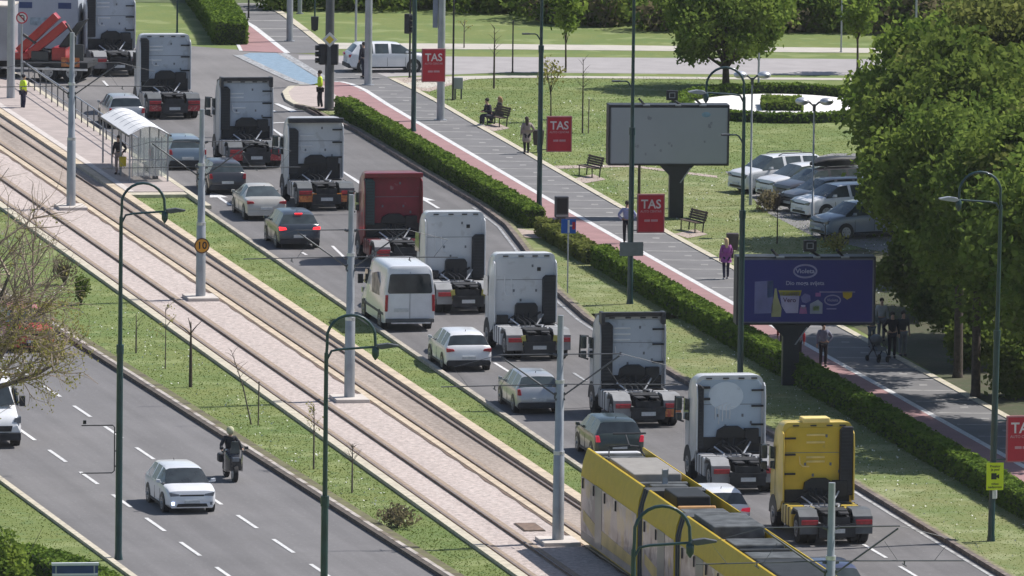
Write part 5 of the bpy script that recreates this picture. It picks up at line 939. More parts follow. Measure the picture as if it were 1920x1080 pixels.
# ------------------------------------------------------------------ people
def skin(name, V, E, Rr, m, parent, root=0, sub=1):
    me = bpy.data.meshes.new(name); me.from_pydata(V, E, []); o = bpy.data.objects.new(name, me); SC.collection.objects.link(o); o.parent = parent
    me.materials.append(m); o.modifiers.new('skin', 'SKIN')
    if not me.skin_vertices: me.skin_vertices.new()
    for i, r in enumerate(Rr):
        s = me.skin_vertices[0].data[i]; s.radius = (r, r) if not isinstance(r, tuple) else r; s.use_root = (i == root); 
    o.modifiers['skin'].use_smooth_shade = True
    sb = o.modifiers.new('sub', 'SUBSURF'); sb.levels = sub; sb.render_levels = sub; return o
SKIN = mat('skin', (.42, .26, .19), .6, var=.08, scale=10)
def person(px, py, yaw, label, top, legs, h=1.75, hair=(.03, .025, .02), pose='stand', coat=0, sleeves=True, shoes=(.03, .03, .035), at=None, arms=None, group=None, longhair=False, vest=None, cap=None, z=0, stride=.0, seat=.45, lean=0., helmet=None):
    t = thing('person', (at or G(px, py)) + (z,), R(yaw), label, 'person', group); s = h / 1.75
    def c(n, rgb): return mat(n + '_%02d%02d%02d' % tuple(int(99 * x) for x in rgb), rgb, .85, var=.12, scale=7)
    dz = 0 if pose != 'sit' else seat - .90
    ly = lean
    P = {'pelvis': (0, 0, .94 + dz), 'spine': (0, .01 + ly * .3, 1.12 + dz), 'chest': (0, .02 + ly * .7, 1.34 + dz), 'neck': (0, .03 + ly, 1.49 + dz), 'jaw': (0, .05 + ly * 1.1, 1.57 + dz), 'head': (0, .04 + ly * 1.15, 1.66 + dz), 'crown': (0, .03 + ly * 1.15, 1.72 + dz), 'nose': (0, .135 + ly * 1.1, 1.625 + dz)}
    V = list(P.values()); K_ = {k: i for i, k in enumerate(P)}; E = [(0, 1), (1, 2), (2, 3), (3, 4), (4, 5), (5, 6), (5, 7)]; Rd = [(.15, .10), (.13, .09), (.16, .105), .055, .068, .088, .055, .016]
    arms = arms or {}
    J = {}
    for sd, sx in (('l', -1), ('r', 1)):
        a = arms.get(sd, 'down'); sh = (sx * .18, .01 + ly * .85, 1.42 + dz)
        if a == 'down': el, wr = (sx * .25, -.02, 1.15 + dz), (sx * .26, .04, .90 + dz)
        elif a == 'front': el, wr = (sx * .25, .02 + ly, 1.16 + dz), (sx * .12, .27 + ly, 1.14 + dz)
        elif a == 'hip': el, wr = (sx * .36, -.04, 1.18 + dz), (sx * .20, .05, 1.0 + dz)
        elif a == 'head': el, wr = (sx * .42, .05, 1.40 + dz), (sx * .14, .09, 1.60 + dz)
        elif a == 'swing': el, wr = (sx * .25, .10, 1.17 + dz), (sx * .24, .26, 1.02 + dz)
        elif a == 'back': el, wr = (sx * .25, -.12, 1.17 + dz), (sx * .24, -.20, .95 + dz)
        elif a == 'bars': el, wr = (sx * .34, .22, 1.18 + dz), (sx * .36, .45, 1.06 + dz)
        n = len(V); V += [sh, el, wr]; Rd += [.062, .047, .032]; E += [(2, n), (n, n + 1), (n + 1, n + 2)]; J[sd + 'arm'] = (sh, el, wr)
        d = np.array(wr) - np.array(el); d = d / np.linalg.norm(d); pal = tuple(np.array(wr) + d * .07); n2 = len(V); V.append(pal); Rd.append((.036, .02)); E.append((n + 2, n2))
        for k in range(4): V.append(tuple(np.array(pal) + d * (.055 + .01 * (1.5 - abs(k - 1.5))) + np.array([0, (k - 1.5) * .022, 0]))); Rd.append(.009); E.append((n2, len(V) - 1))
        V.append(tuple(np.array(wr) + d * .06 + np.array([-sx * .01, .045, 0]))); Rd.append(.01); E.append((n + 2, len(V) - 1))
        fw = stride * sx
        if pose == 'sit': hip, kn, an = (sx * .09, 0, .92 + dz), (sx * .12, .43, seat + .06), (sx * .12, .45, .09)
        elif pose == 'ride': hip, kn, an = (sx * .10, 0, .92 + dz), (sx * .24, .36, .70), (sx * .22, .15, .34)
        else: hip, kn, an = (sx * .09, 0, .90), (sx * .10, .03 + fw * .6, .50), (sx * .10, -.02 + fw, .09)
        toe = (an[0], an[1] + .17, max(.04, an[2] - .05)); n = len(V); V += [hip, kn, an, toe]; Rd += [.085, .058, .042, (.04, .03)]; E += [(0, n), (n, n + 1), (n + 1, n + 2), (n + 2, n + 3)]; J[sd + 'leg'] = (hip, kn, an, toe)
    body = skin('body', V, E, Rd, SKIN, t)
    t.scale = (s, s, s)
    # clothes follow the same joints
    V2 = [P['pelvis'], P['spine'], P['chest'], (0, .02 + ly * .9, 1.45 + dz)]; E2 = [(0, 1), (1, 2), (2, 3)]; R2 = [(.165, .12), (.15, .11), (.185, .125), .10]
    for sd in 'lr':
        sh, el, wr = J[sd + 'arm']; n = len(V2); V2 += [sh, el] + ([wr] if sleeves else []); R2 += [.080, .062] + ([.048] if sleeves else []); E2 += [(2, n), (n, n + 1)] + ([(n + 1, n + 2)] if sleeves else [])
    if coat: R2[0] = (.225, .17); n = len(V2); V2 += [(0, 0, .94 - coat * .5 + dz), (0, 0, .94 - coat + dz)]; R2 += [(.23, .17), (.25, .19)]; E2 += [(0, n), (n, n + 1)]
    skin('jacket', V2, E2, R2, c('cloth', top) if not vest else mat('hi_vis_yellow', (.62, .82, .02), .6, var=.06), t)
    V3 = [P['pelvis']]; E3 = []; R3 = [(.16, .12)]
    for sd in 'lr':
        hip, kn, an, toe = J[sd + 'leg']; n = len(V3); V3 += [hip, kn, an]; R3 += [.105, .075, .06]; E3 += [(0, n), (n, n + 1), (n + 1, n + 2)]
    skin('trousers', V3, E3, R3, c('cloth', legs), t)
    for sd in 'lr':
        hip, kn, an, toe = J[sd + 'leg']; MB().ball((an[0], an[1] + .07, toe[2] + .01), (.055, .15, .055), 8, 6).build('shoe', c('shoe', shoes), t, smooth=60)
    hz = P['head']
    if helmet:
        MB().ball((hz[0], hz[1], hz[2] + .01), (.14, .16, .15), 12, 8).build('helmet', c('helmet', helmet), t, smooth=60)
    else:
        mb = MB(); mb.ball((hz[0], hz[1] - .025, hz[2] + .035), (.098, .108, .095), 10, 8)
        if longhair: mb.tube([(0, hz[1] - .07, hz[2] + .03), (0, hz[1] - .11, hz[2] - .12), (0, hz[1] - .10, hz[2] - .30)], [.09, .09, .05], 8)
        mb.build('cap' if cap else 'hair', c('hair', cap or hair), t, smooth=60)
    if vest:
        V4 = [(0, 0, 1.0 + dz), P['spine'], P['chest'], (0, .02 + ly, 1.44 + dz)]; E4 = [(0, 1), (1, 2), (2, 3)]; R4 = [(.185, .14), (.18, .135), (.20, .145), .115]
        for sd in 'lr':
            sh, el, wr = J[sd + 'arm']; n = len(V4); V4 += [sh]; R4 += [.095]; E4 += [(2, n)]
        v = skin('hi_vis_vest', V4, E4, R4, mat('hi_vis_yellow', (.62, .82, .02), .6, var=.06, emit=0), t)
    return t
person(600, 204, 100, 'officer in yellow vest and black trousers at the corner of the pink island', (.02, .02, .03), (.012, .012, .018), 1.82, vest=1, arms={'l': 'front', 'r': 'down'}, stride=.06)
person(43, 208, -60, 'officer in yellow vest standing on the left paved island', (.02, .02, .05), (.02, .02, .05), 1.72, vest=1, cap=(.02, .02, .03), arms={'l': 'down', 'r': 'hip'})
pt = person(222, 330, 160, 'person in black jacket and grey-pink trousers waiting in the tram shelter', (.015, .013, .015), (.26, .20, .19), 1.72, at=G(222, 334), z=.17, arms={'l': 'hip', 'r': 'down'})
t = thing('shopping_bag', G(230, 337) + (.17,), R(20), 'yellow bag carried by the person in the tram shelter', 'bag'); MB().prism([(-.14, .42), (.14, .42), (.16, .86), (-.16, .86)], -.05, .05, 'y').build('sack', mat('yellow_bag', (.60, .48, .02), .6), t, bevel=.02); MB().tube([(-.08, 0, .85), (0, 0, .98), (.08, 0, .85)], .01).build('handle', mat('yellow_bag', (.60, .48, .02)), t)
person(682, 147, 40, 'person in dark clothes half hidden by the light grey mast, before the crossing car', (.02, .02, .035), (.02, .022, .04), 1.78, arms={'l': 'down', 'r': 'hip'}, stride=.2)
person(919, 236, 120, 'person in dark top with white shoes sitting on the bench, left of the couple', (.03, .025, .045), (.04, .04, .06), 1.75, pose='sit', shoes=(.6, .6, .6), arms={'l': 'front', 'r': 'front'}, lean=.14)
person(937, 230, 110, 'fair-haired person sitting on the bench, right of the couple', (.06, .05, .05), (.06, .06, .07), 1.65, pose='sit', hair=(.35, .22, .12), longhair=True, arms={'l': 'front', 'r': 'front'})
person(987, 289, 12, 'woman in a long taupe coat walking away beside the litter bin', (.30, .24, .235), (.015, .015, .02), 1.70, coat=.42, hair=(.05, .035, .03), longhair=True, arms={'l': 'down', 'r': 'hip'}, stride=.08)
person(1175, 457, 5, 'man in a light blue shirt with hands on hips behind a green lamp', (.26, .30, .50), (.012, .012, .02), 1.80, arms={'l': 'hip', 'r': 'hip'}, stride=.05)
person(1361, 524, 8, 'woman in a purple jacket and dark leggings walking away', (.30, .09, .30), (.02, .02, .05), 1.68, coat=.22, hair=(.55, .42, .25), longhair=True, stride=.16, shoes=(.4, .4, .42), arms={'l': 'down', 'r': 'swing'})
person(1470, 672, 8, 'person in red top left of the post of the blue billboard', (.30, .02, .03), (.02, .02, .03), 1.7); person(1495, 684, 8, 'person in red top right of the post of the blue billboard', (.42, .015, .03), (.02, .02, .03), 1.68)
person(1543, 688, 190, 'person in pale top and dark brown skirt standing on the cycle path', (.16, .17, .24), (.02, .014, .014), 1.68, arms={'l': 'hip', 'r': 'down'}, coat=0)
person(1634, 652, 200, 'child-height figure in grey leaning by the pushchair in the shade', (.13, .16, .17), (.10, .12, .14), 1.5, arms={'l': 'front', 'r': 'front'}, lean=.1)
person(1652, 640, 190, 'person in white top behind the pushchair in the shade', (.35, .35, .36), (.10, .10, .12), 1.68); person(1672, 672, 190, 'person in black beside the pushchair in the shade', (.015, .015, .018), (.02, .02, .025), 1.78, arms={'l': 'down', 'r': 'hip'}); person(1692, 668, 200, 'person with bare arms walking at the right of the shaded group', (.04, .045, .05), (.16, .17, .19), 1.74, sleeves=False)
t = thing('pushchair', G(1645, 678), R(-150), 'grey pushchair in the shade of the trees', 'pushchair'); MB().tube([(-.25, -.3, 1.0), (-.25, .4, .2)], .02).tube([(.25, -.3, 1.0), (.25, .4, .2)], .02).tube([(-.25, -.3, .15), (-.25, .2, .7)], .02).tube([(.25, -.3, .15), (.25, .2, .7)], .02).tube([(-.25, -.3, 1.0), (.25, -.3, 1.0)], .02).build('frame', BLACK, t)
MB().prism([(-.15, .4), (.35, .45), (.3, .6), (-.05, .55), (-.3, .95), (-.4, .9)], -.22, .22, 'x').build('seat', mat('pushchair_grey', (.12, .14, .16), .8), t, bevel=.03); MB().ball((0, -.1, .85), (.25, .25, .2), 10, 6).build('hood', mat('pushchair_grey', (.12, .14, .16)), t, smooth=50)
for x, yy in ((-.27, -.3), (.27, -.3), (-.2, .4), (.2, .4)):
    w = MB().wheel((0, 0, 0), .12, .04, 12).build('wheel', TYRE, t); w.location = (x, yy, .12)
# rider on the motorcycle
ml = MOTO.location; a = R(LYAW); rx, ry = ml.x + math.sin(a) * .95, ml.y - math.cos(a) * .95
person(0, 0, LYAW, 'rider in black gear and pale helmet on the motorcycle', (.02, .022, .028), (.02, .022, .028), 1.78, pose='ride', at=(rx, ry), arms={'l': 'bars', 'r': 'bars'}, helmet=(.45, .45, .30), lean=.05).location.z = .0
# ------------------------------------------------------------------ plants
L_G = leafmat('leaf_green', (.085, .145, .03), (.24, .31, .065), .5); L_B = leafmat('leaf_bright', (.10, .17, .03), (.29, .37, .07), .5); L_D = leafmat('leaf_dark', (.075, .125, .026), (.20, .25, .055), .5)
L_O = leafmat('leaf_olive', (.09, .12, .03), (.27, .29, .085), .5); L_H = leafmat('leaf_hedge', (.065, .12, .022), (.18, .26, .045), .25, 1.6); L_Y = leafmat('leaf_yellow_bud', (.22, .215, .06), (.40, .37, .13), .5); L_BR = leafmat('leaf_brown', (.12, .105, .065), (.24, .21, .12), .35)
CORE = mat('hedge_shade_core', (.02, .035, .012), .95)
def hedge(name, pts, w, h, label, m=None, dens=260, size=.05, rough=.06, cat='hedge', group=None, zb=0):
    t = thing(name, (0, 0, 0), 0, label, cat, group); m = m or L_H; L = []; Rr = []
    for i, p in enumerate(pts):
        a = pts[max(0, i - 1)]; b = pts[min(len(pts) - 1, i + 1)]; d = np.array([b[0] - a[0], b[1] - a[1]]); d = d / np.linalg.norm(d); n = np.array([-d[1], d[0]])
        L.append(np.array(p) + n * w / 2); Rr.append(np.array(p) - n * w / 2)
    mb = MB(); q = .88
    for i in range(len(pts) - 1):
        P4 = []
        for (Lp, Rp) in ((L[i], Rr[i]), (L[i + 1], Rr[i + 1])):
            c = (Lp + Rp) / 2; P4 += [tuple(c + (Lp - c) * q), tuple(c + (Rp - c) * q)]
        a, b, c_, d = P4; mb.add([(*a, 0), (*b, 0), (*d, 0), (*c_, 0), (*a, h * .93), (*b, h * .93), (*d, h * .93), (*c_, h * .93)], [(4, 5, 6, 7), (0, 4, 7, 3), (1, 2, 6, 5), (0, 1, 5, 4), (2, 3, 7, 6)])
    mb.build('stems_or_core', CORE, t); C_ = []  # solid inner box; its near-black green paints the shade behind the leaves
    for i in range(len(pts) - 1):
        ln = np.linalg.norm(np.array(pts[i + 1]) - np.array(pts[i]))
        for kind in range(3):
            n = int(ln * (w if kind == 0 else h * .5) * dens); s = RNG.random(n); a0_, a1_ = ((L, Rr) if kind == 0 else (L, L) if kind == 1 else (Rr, Rr)); e = RNG.random(n)[:, None]
            base = (a0_[i] * (1 - s[:, None]) + a0_[i + 1] * s[:, None]) * (1 - e) + (a1_[i] * (1 - s[:, None]) + a1_[i + 1] * s[:, None]) * e
            bump = .5 + .5 * np.sin(base[:, 0] * 3.1 + 1.7 * np.sin(base[:, 1] * 1.3)) * np.sin(base[:, 1] * 2.3)
            z = np.full(n, h) + rough * bump + RNG.normal(0, .03, n) if kind == 0 else RNG.random(n) * (h + .02)
            off = np.zeros((n, 2))
            if kind: off = RNG.normal(0, .03, (n, 2))
            C_.append(np.column_stack([base + off, z]))
    for e_ in (0, -1):
        n = int(w * h * dens); s = RNG.random(n)[:, None]; b_ = L[e_] * (1 - s) + Rr[e_] * s; C_.append(np.column_stack([b_, RNG.random(n) * h]))
    top_ = np.concatenate(C_); hi = top_[:, 2] > h * .93
    quads('foliage', top_[hi], size, m, t, upbias=1.6); quads('foliage', top_[~hi], size, m, t, upbias=.2); return t
def poly(a, b, n=12): return [(a[0] + (b[0] - a[0]) * i / n, a[1] + (b[1] - a[1]) * i / n) for i in range(n + 1)]
hedge('clipped_hedge', poly(B(482.0, 81.95), B(431.5, 81.75), 16), .80, .80, 'long clipped hedge from the officer corner down to the info post', group='hedges beside the cycle path')
hedge('low_hedge', poly(B(429, 81.6), B(417.5, 81.6), 6), .75, .58, 'lower looser hedge right of the blue lane sign', L_O, 200, .06, .16, group='hedges beside the cycle path')
hedge('clipped_hedge', poly(B(417, 81.75), B(300, 81.5), 30), .82, .80, 'long clipped hedge running from the grey sign back to the lower right', group='hedges beside the cycle path', dens=230)
hedge('clipped_hedge', pxs((355, -30), (392, 20), (425, 66), (432, 84)), 1.7, 1.1, 'dark clipped hedge at the top left before the red cycle path', dens=200, size=.06)
hedge('verge_hedge', pxs((30, 1080), (95, 1094), (165, 1124), (215, 1156), (300, 1218)), 1.3, .95, 'hedge along the bottom left verge', L_H, dens=200)
hedge('ring_hedge', ell(1.0, 40) + ell(1.0, 40)[:1], .55, .42, 'low round hedge ring about the white gravel bed', L_H, 170, .06, .05)
gb = G(1466, 203)
hedge('bed_shrub', [(gb[0] - .95, gb[1]), (gb[0] + .95, gb[1])], 3.2, .40, 'oblong clipped shrub in the middle of the white gravel', L_G, 200, .06, .1, cat='shrub')
def blob(n, c, r, rng=RNG, hollow=.55):
    d = rng.normal(size=(n, 3)); d /= np.linalg.norm(d, axis=1)[:, None]; rad = hollow + (1 - hollow) * rng.random(n) ** .6
    return np.array(c) + d * rad[:, None] * np.array(r)
def tree(px, py, h, cr_, cz, label, leafm, n=9000, size=.11, trunk=.16, clumps=26, name='tree', cat='tree', group=None, at=None, zlow=.0, flat=.8, bark=BARK, seed=1, limbs=7, clr=.34, rag=.55, fork=0.):
    """tapered trunk, limbs reaching into leaf clumps spread through the crown"""
    rng = np.random.default_rng(seed); g = at or G(px, py); t = thing(name, g, 0, label, cat, group)
    ch = (h - cz) / 2; cc = np.array([0, 0, cz + ch]); C_ = []; cl = []
    for k in range(clumps):
        d = rng.normal(size=3); d /= np.linalg.norm(d); rr = .35 + .70 * rng.random() ** .7; c = cc + d * rr * np.array([cr_, cr_, ch]) * (1 - clr * .35); c[2] = max(c[2], cz + .2)
        cl.append(c); s = clr * cr_ * (.45 + .85 * rng.random()); C_.append(blob(int(n / clumps * .85), c, (s, s, s * flat), rng, .35))
    C_.append(blob(int(n * .10), cc, (cr_ * .85, cr_ * .85, ch * .9), rng, .4)); P_ = np.concatenate(C_); P_ += rng.normal(0, rag * .3, P_.shape)
    mb = MB(); top = cz + ch * 1.1; mb.tube([(0, 0, -.05), (.02, 0, .3), (fork * .3, 0, cz), (.05, .05, top)], [trunk * 1.25, trunk, trunk * .8, trunk * .22], 9)
    tr = mb.build('trunk', bark, t, smooth=60); mb = MB()
    for k in range(min(limbs, len(cl))):
        c = cl[k]; s = cz * .75 + (top - cz) * .45 * rng.random(); mb.tube([(0, 0, s), tuple(c * np.array([.45, .45, 1]) * np.array([1, 1, .5]) + np.array([0, 0, s * .5])), tuple(c)], [trunk * .5, trunk * .3, .02], 6)
    mb.build('limbs', bark, t); quads('crown', P_, size, leafm, t, upbias=.3, rng=rng); return t
TG1 = 'trees massed at the right'
tree(1360, 166, 6.2, 3.75, 1.15, 'broad round tree behind the blank billboard', L_G, 26000, .075, .19, 60, seed=3, clr=.30, limbs=10)
tree(1745, 455, 10.2, 3.7, 1.2, 'bright green tree at the far left of the right-hand grove', L_B, 26000, .10, .2, 60, seed=5, group=TG1)
tree(1752, 585, 8.4, 3.3, 1.6, 'dark low tree over the parked cars', L_D, 28000, .08, .2, 52, seed=6, group=TG1)  # dark leaf colour paints the shade low in the grove
tree(1868, 520, 12.2, 4.2, 2.2, 'tall olive tree in the middle of the right-hand grove', L_O, 32000, .10, .22, 76, seed=7, group=TG1, clr=.28)
tree(1905, 640, 11.5, 4.0, 2.4, 'tall olive-brown tree at the right edge', L_O, 28000, .10, .22, 66, seed=8, group=TG1)
tree(1828, 745, 11.8, 3.7, 4.2, 'dark tree whose trunk stands left of the green lamp', L_G, 34000, .08, .18, 60, seed=9, group=TG1)
tree(1945, 800, 12.0, 4.0, 3.2, 'leafy tree low at the right edge behind the last red poster', L_G, 34000, .08, .18, 60, seed=10, group=TG1)
tree(1800, 395, 9.5, 4.0, 1.0, 'light green tree at the back of the right-hand grove', L_G, 26000, .09, .2, 52, seed=11, group=TG1)
tree(1960, 420, 13, 5.0, 1.5, 'brownish-green tree at the back right corner', L_O, 26000, .10, .25, 52, seed=12, group=TG1)
for i_, (x_, y_, lb_) in enumerate(((1722, 596, 'dark undergrowth bush behind the group with the pushchair'), (1775, 640, 'dark undergrowth bush right of the group with the pushchair'), (1835, 690, 'undergrowth bush left of the tall green lamp'), (1905, 745, 'undergrowth bush between the tall green lamp and the cut-off red poster'))):
    tree(x_, y_, 3.4, 1.7, .1, lb_, L_D, 8000, .07, .08, 18, seed=31 + i_, group='undergrowth bushes by the walkway', name='bush', cat='bush')
tree(1795, 708, 12.0, 3.4, 5.2, 'tall tree overhanging the shaded walkway, left of the tall green lamp', L_D, 24000, .095, .18, 50, seed=16, group=TG1)  # darker leaves carry the shade of the grove in their colour
tree(1812, 640, 12.2, 3.7, 4.8, 'tall tree right behind the group with the pushchair', L_D, 26000, .10, .18, 54, seed=17, group=TG1)  # leaf colour darkened to stand in for the shaded lower left side
tree(2040, 850, 12.5, 4.2, 3.0, 'tree outside the right edge behind the last poster', L_G, 18000, .11, .18, 46, seed=18, group=TG1)
tree(2010, 660, 12.5, 4.6, 2.4, 'tall tree just outside the right edge, its crown reaching in', L_G, 24000, .10, .2, 50, seed=14, group=TG1)
tree(2075, 800, 12.5, 4.8, 2.6, 'tall tree outside the lower right edge that shades the walkway', L_O, 22000, .11, .2, 50, seed=15, group=TG1)
YT_ = 'slim young park trees'
tree(1060, 136, 4.6, .85, 1.6, 'slim young tree with full leaf by the far street', L_B, 1500, .08, .05, 12, seed=21, group=YT_); tree(1607, 136, 5.2, 1.15, 1.8, 'young twin-stemmed tree by the far street, right', L_B, 1500, .09, .06, 14, seed=22, group=YT_)
tree(1032, 228, 3.4, .6, 1.6, 'thin sapling with sparse yellow leaf behind the second red poster', L_Y, 260, .05, .035, 9, seed=23, group=YT_); 
def sapling(px, py, h, label, lean=.0, twigs=9, r=.03, spread=.35, seed=0, leaf=None, stake=None, start=.5, bark=BARKG, group='bare saplings', twr=.008):
    rng = random.Random(seed); t = thing('sapling', G(px, py), 0, label, 'sapling', group); mb = MB(); mb.tube([(0, 0, 0), (lean * .4, 0, h * .5), (lean, 0, h)], [r * 1.2, r, r * .3], 7); mb.build('trunk', bark, t)
    mb = MB(); C_ = []
    for k in range(twigs):
        s = start + (1 - start) * rng.random(); b = (lean * s, 0, h * s); a = rng.uniform(0, 6.28); l = spread * (1.25 - s) * 1.6 + .1; e = (b[0] + math.cos(a) * l, b[1] + math.sin(a) * l, b[2] + l * rng.uniform(.5, 1.3)); mb.tube([b, ((b[0] + e[0]) / 2, (b[1] + e[1]) / 2, (b[2] + e[2]) / 2 + .03), e], [twr * 1.5, twr, twr * .5], 4)
        for q in range(6): C_.append([e[i] * (.5 + .09 * q) + b[i] * (.5 - .09 * q) + rng.gauss(0, .05) for i in range(3)])
    mb.build('twigs', bark, t)
    if leaf: quads('leaves', C_, .03, leaf, t)
    if stake:
        s_ = thing('stake', G(*stake[:2]), 0, stake[3], 'stake', 'thin stakes beside saplings'); MB().tube([(0, 0, 0), (.02, 0, stake[2])], .025, 6).build('rod', BARKG, s_); MB().tube([(.02, 0, stake[2] - .03), (.02, 0, stake[2])], .03, 6).build('cap', BARK, s_)
sapling(255, 662, 1.55, 'short bare stick sapling right of the left lamp, first of the median row', twigs=2, seed=1); sapling(310, 692, 2.3, 'very thin sapling second in the median row', twigs=8, seed=2, leaf=L_Y, r=.02)
sapling(357, 726, 2.45, 'dark forked sapling third in the median row', twigs=5, seed=3, r=.06, start=.75, spread=.5, twr=.02, bark=BARK); sapling(471, 796, 2.7, 'leaning thin sapling fourth in the median row', lean=-.75, twigs=9, seed=4, r=.025, stake=(484, 798, 1.6, 'thin stake right of the leaning sapling'))
sapling(588, 880, 2.2, 'thin leafy sapling left of the middle street lamp', twigs=10, seed=5, leaf=L_Y); sapling(660, 924, 1.7, 'sapling with a spray of pale twigs right of the middle street lamp', twigs=16, seed=6, spread=.25, start=.6)
sapling(926, 166, 3.0, 'bare young tree left of the thin dark post, far park', twigs=14, seed=7, r=.045, bark=BARK); sapling(1092, 250, 3.5, 'bare thin tree left of the blank billboard', twigs=14, seed=8, r=.035, bark=BARK, stake=(1103, 250, 1.6, 'thin stake left of the blank billboard'))
sapling(1457, 457, 1.6, 'thin dark stem before the parked cars', twigs=3, seed=9, bark=BARK); sapling(1547, 458, .9, 'short reddish stem below the grey-blue parked car', twigs=2, seed=10); sapling(870, 90, 1.4, 'tiny sapling on the far verge', twigs=7, seed=12, leaf=L_Y); sapling(1198, 365, 3.6, 'black stem rising between the third poster and the blank billboard', twigs=3, seed=13, bark=BARK, r=.06)
def bush(px, py, r, hh, label, m, n=900, size=.06, seed=0, name='bush', twiggy=False):
    rng = np.random.default_rng(seed); t = thing(name, G(px, py), 0, label, 'bush'); mb = MB()
    for k in range(26 if twiggy else 9):
        a = rng.uniform(0, 6.28); q = rng.uniform(.2, 1) * r; mb.tube([(0, 0, 0), (q * .5 * math.cos(a), q * .5 * math.sin(a), hh * .5), (q * math.cos(a), q * math.sin(a), hh * rng.uniform(.6, 1.05))], [.025, .015, .006], 4)
    mb.build('stems_or_core', BARKG, t); P_ = np.concatenate([blob(n // 6, (rng.normal(0, r * .35), rng.normal(0, r * .35), hh * rng.uniform(.4, .7)), (r * .6, r * .6, hh * .42), rng, .2) for _ in range(6)]); P_[:, 2] = np.abs(P_[:, 2]); quads('leaves', P_, size, m, t, rng=rng, upbias=.2)
bush(152, 572, .34, 1.15, 'dark upright bush on the median right of the red car', L_D, 700, .04, 1); bush(122, 535, .6, 1.2, 'brown dry bush on the median by the tram edge', L_BR, 450, .04, 2, twiggy=True); bush(745, 988, .8, .75, 'dry brown bush on the median near the bottom', L_BR, 500, .045, 3, twiggy=True)
bush(1452, 396, .8, .95, 'small brown-green bush in front of the parked cars', L_BR, 700, .05, 4, twiggy=True); bush(1575, 470, .7, .8, 'pale bush above the blue billboard beside the parked cars', L_Y, 300, .05, 5)
bush(-5, 1158, 1.4, 2.9, 'bright green bush filling the bottom left corner', L_B, 9000, .055, 6)
# big budding tree leaning in from the left edge
def left_tree():
    rng = random.Random(11); base = G(-62, 905); t = thing('budding_tree', base, 0, 'half-bare tree with yellow-green buds reaching in from the left edge', 'tree')
    fine = MB(); big = MB(); tips = []
    def br(p, d, l, r, lv):
        n = 4; pts = [p]; q = mathutils.Vector(p); dd = mathutils.Vector(d)
        for i in range(n):
            dd = (dd + mathutils.Vector((rng.gauss(0, .13), rng.gauss(0, .13), rng.gauss(.03, .10)))).normalized(); q = q + dd * (l / n); pts.append(tuple(q))
            if lv >= 2 or i == n - 1: tips.append((tuple(q), lv))
        (big if lv < 2 else fine).tube(pts, [r * (1 - .6 * i / n) for i in range(n + 1)], 6 if lv < 2 else 4, caps=False)
        if lv < 4:
            for k in range([6, 7, 7, 4][lv]):
                i = rng.randint(1, n); b = pts[i]; a = rng.uniform(0, 6.28); sp = rng.uniform(.5, .95)
                e = dd.orthogonal().normalized(); e.rotate(mathutils.Quaternion(dd, a)); nd = (dd * (1 - sp * .5) + e * sp + mathutils.Vector((.12, 0, .08))).normalized(); br(b, nd, l * rng.uniform(.5, .68), r * .45, lv + 1)
    big.tube([(0, 0, 0), (.1, 0, 2.2), (.3, 0, 3.2)], [.3, .24, .2], 10)
    for (d, l) in (((.25, .1, 1), 4.6), ((.55, -.2, .75), 3.6), ((-.3, .2, 1), 4.4), ((.15, -.3, 1), 4.6), ((.6, .2, .22), 3.0), ((.45, .2, .95), 4.2)): br((.3, 0, 3.0), mathutils.Vector(d).normalized(), l, .12, 1)
    big.build('trunk', BARKG, t); fine.build('twigs', mat('twig_brown', (.30, .235, .18), .9), t)
    P_ = []
    r2 = np.random.default_rng(5)
    for (p, lv) in tips:
        if lv >= 2:
            dn = 1.0 if p[2] < 6.3 else .12
            if r2.random() < dn * .26: P_.append(np.array(p) + r2.normal(0, .10, (6, 3)))
    quads('buds', np.concatenate(P_), .033, L_Y, t, rng=r2)
left_tree()
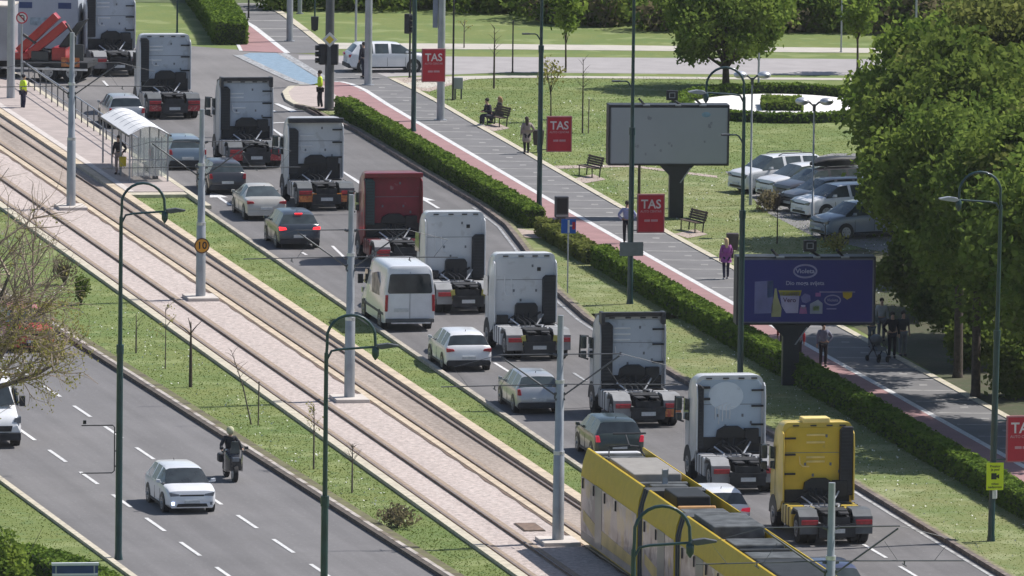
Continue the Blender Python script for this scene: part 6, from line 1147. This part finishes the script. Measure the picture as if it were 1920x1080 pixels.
# far scrub behind the street: one mass of shrubs
P_ = []; rr = np.random.default_rng(9); PB = []; PD = []
for k in range(400):
    x = -13 + 46 * rr.random(); dep = rr.random() ** 1.2; y0_ = 546 if x < .5 else 538.5 if x < 7 else 536.5; y_ = y0_ + 26 * dep; hh = 1.2 + 1.8 * rr.random() + dep * 2.5; r = 1.0 + 1.2 * rr.random(); (PB if (x > 1 and rr.random() < .4) else PD if rr.random() < .4 else P_).append(blob(420, (x, y_, hh * .45), (r, r * .9, hh * .6), rr, .5))
for nm, Q, m in (('scrub', P_, L_G), ('scrub', PB, L_BR), ('scrub', PD, L_D)):
    Q = np.concatenate(Q); Q[:, 2] = np.abs(Q[:, 2]); tag(quads(nm, Q, .11, m, rng=rr, upbias=.2), kind='stuff')
struct('scrub_floor', MB().add([(-60, 552, .02), (90, 544, .02), (90, 700, .02), (-60, 700, .02)], [(0, 1, 2, 3)]), mat('scrub_soil', (.09, .12, .045), .95, var=.3, scale=1))
# grass tufts and daisies
def tufts(zones, per, size, m, name='grass', hgt=1.):
    P_ = []
    for (fa, fb, u0, u1) in zones:
        n = int(per * (u1 - u0) * abs((fb(400) if callable(fb) else fb) - (fa(400) if callable(fa) else fa))); u = u0 + (u1 - u0) * RNG.random(n); e = RNG.random(n)
        a = np.array([fa(x) if callable(fa) else fa for x in u]); b = np.array([fb(x) if callable(fb) else fb for x in u]); v = a + (b - a) * e
        P_.append(np.column_stack([u * DD[0] + v * NN[0], u * DD[1] + v * NN[1], RNG.random(n) * size * hgt]))
    tag(quads(name, np.concatenate(P_), size, m, upbias=.5, aspect=1.2), kind='stuff')
Z = [(lambda u: K(u) + .4, lambda u: S(u) - .05, 320, 470), (lambda u: RK(u) + .35, lambda u: RL(u) - .12, 330, 445), (77.6, 82.0, 325, 402), (80.9, 81.5, 402, 486), (78.3, 81, 402, 420), (lambda u: K(u) - 13.5, lambda u: K(u) - 9.95, 325, 365), (87.3, 104, 395, 500)]
tufts(Z, 40, .02, leafmat('grass_blades', (.10, .155, .030), (.155, .195, .045), .4, .6)); tufts(Z, 4, .022, leafmat('grass_blades_pale', (.19, .22, .09), (.26, .27, .12), .4, .6), 'dry_grass')
tufts([(lambda u: K(u) + .7, lambda u: S(u) - .3, 340, 440), (78, 81.8, 325, 400), (87.5, 96, 405, 490)], 1.6, .028, mat('daisy_white', (.75, .75, .68), .8), 'daisies', 2.5)
# ------------------------------------------------------------------ thin air haze
hz = MB().box(-420, 420, -30, 900, -1, 60).build('haze', bpy.data.materials.new('haze_air')); hz['kind'] = 'stuff'
hm = hz.data.materials[0]; hm.use_nodes = True; n = hm.node_tree.nodes; n.remove(n['Principled BSDF']); v = n.new('ShaderNodeVolumePrincipled')
v.inputs['Density'].default_value = .00005; v.inputs['Color'].default_value = (.86, .88, .92, 1); hm.node_tree.links.new(v.outputs[0], n['Material Output'].inputs['Volume'])
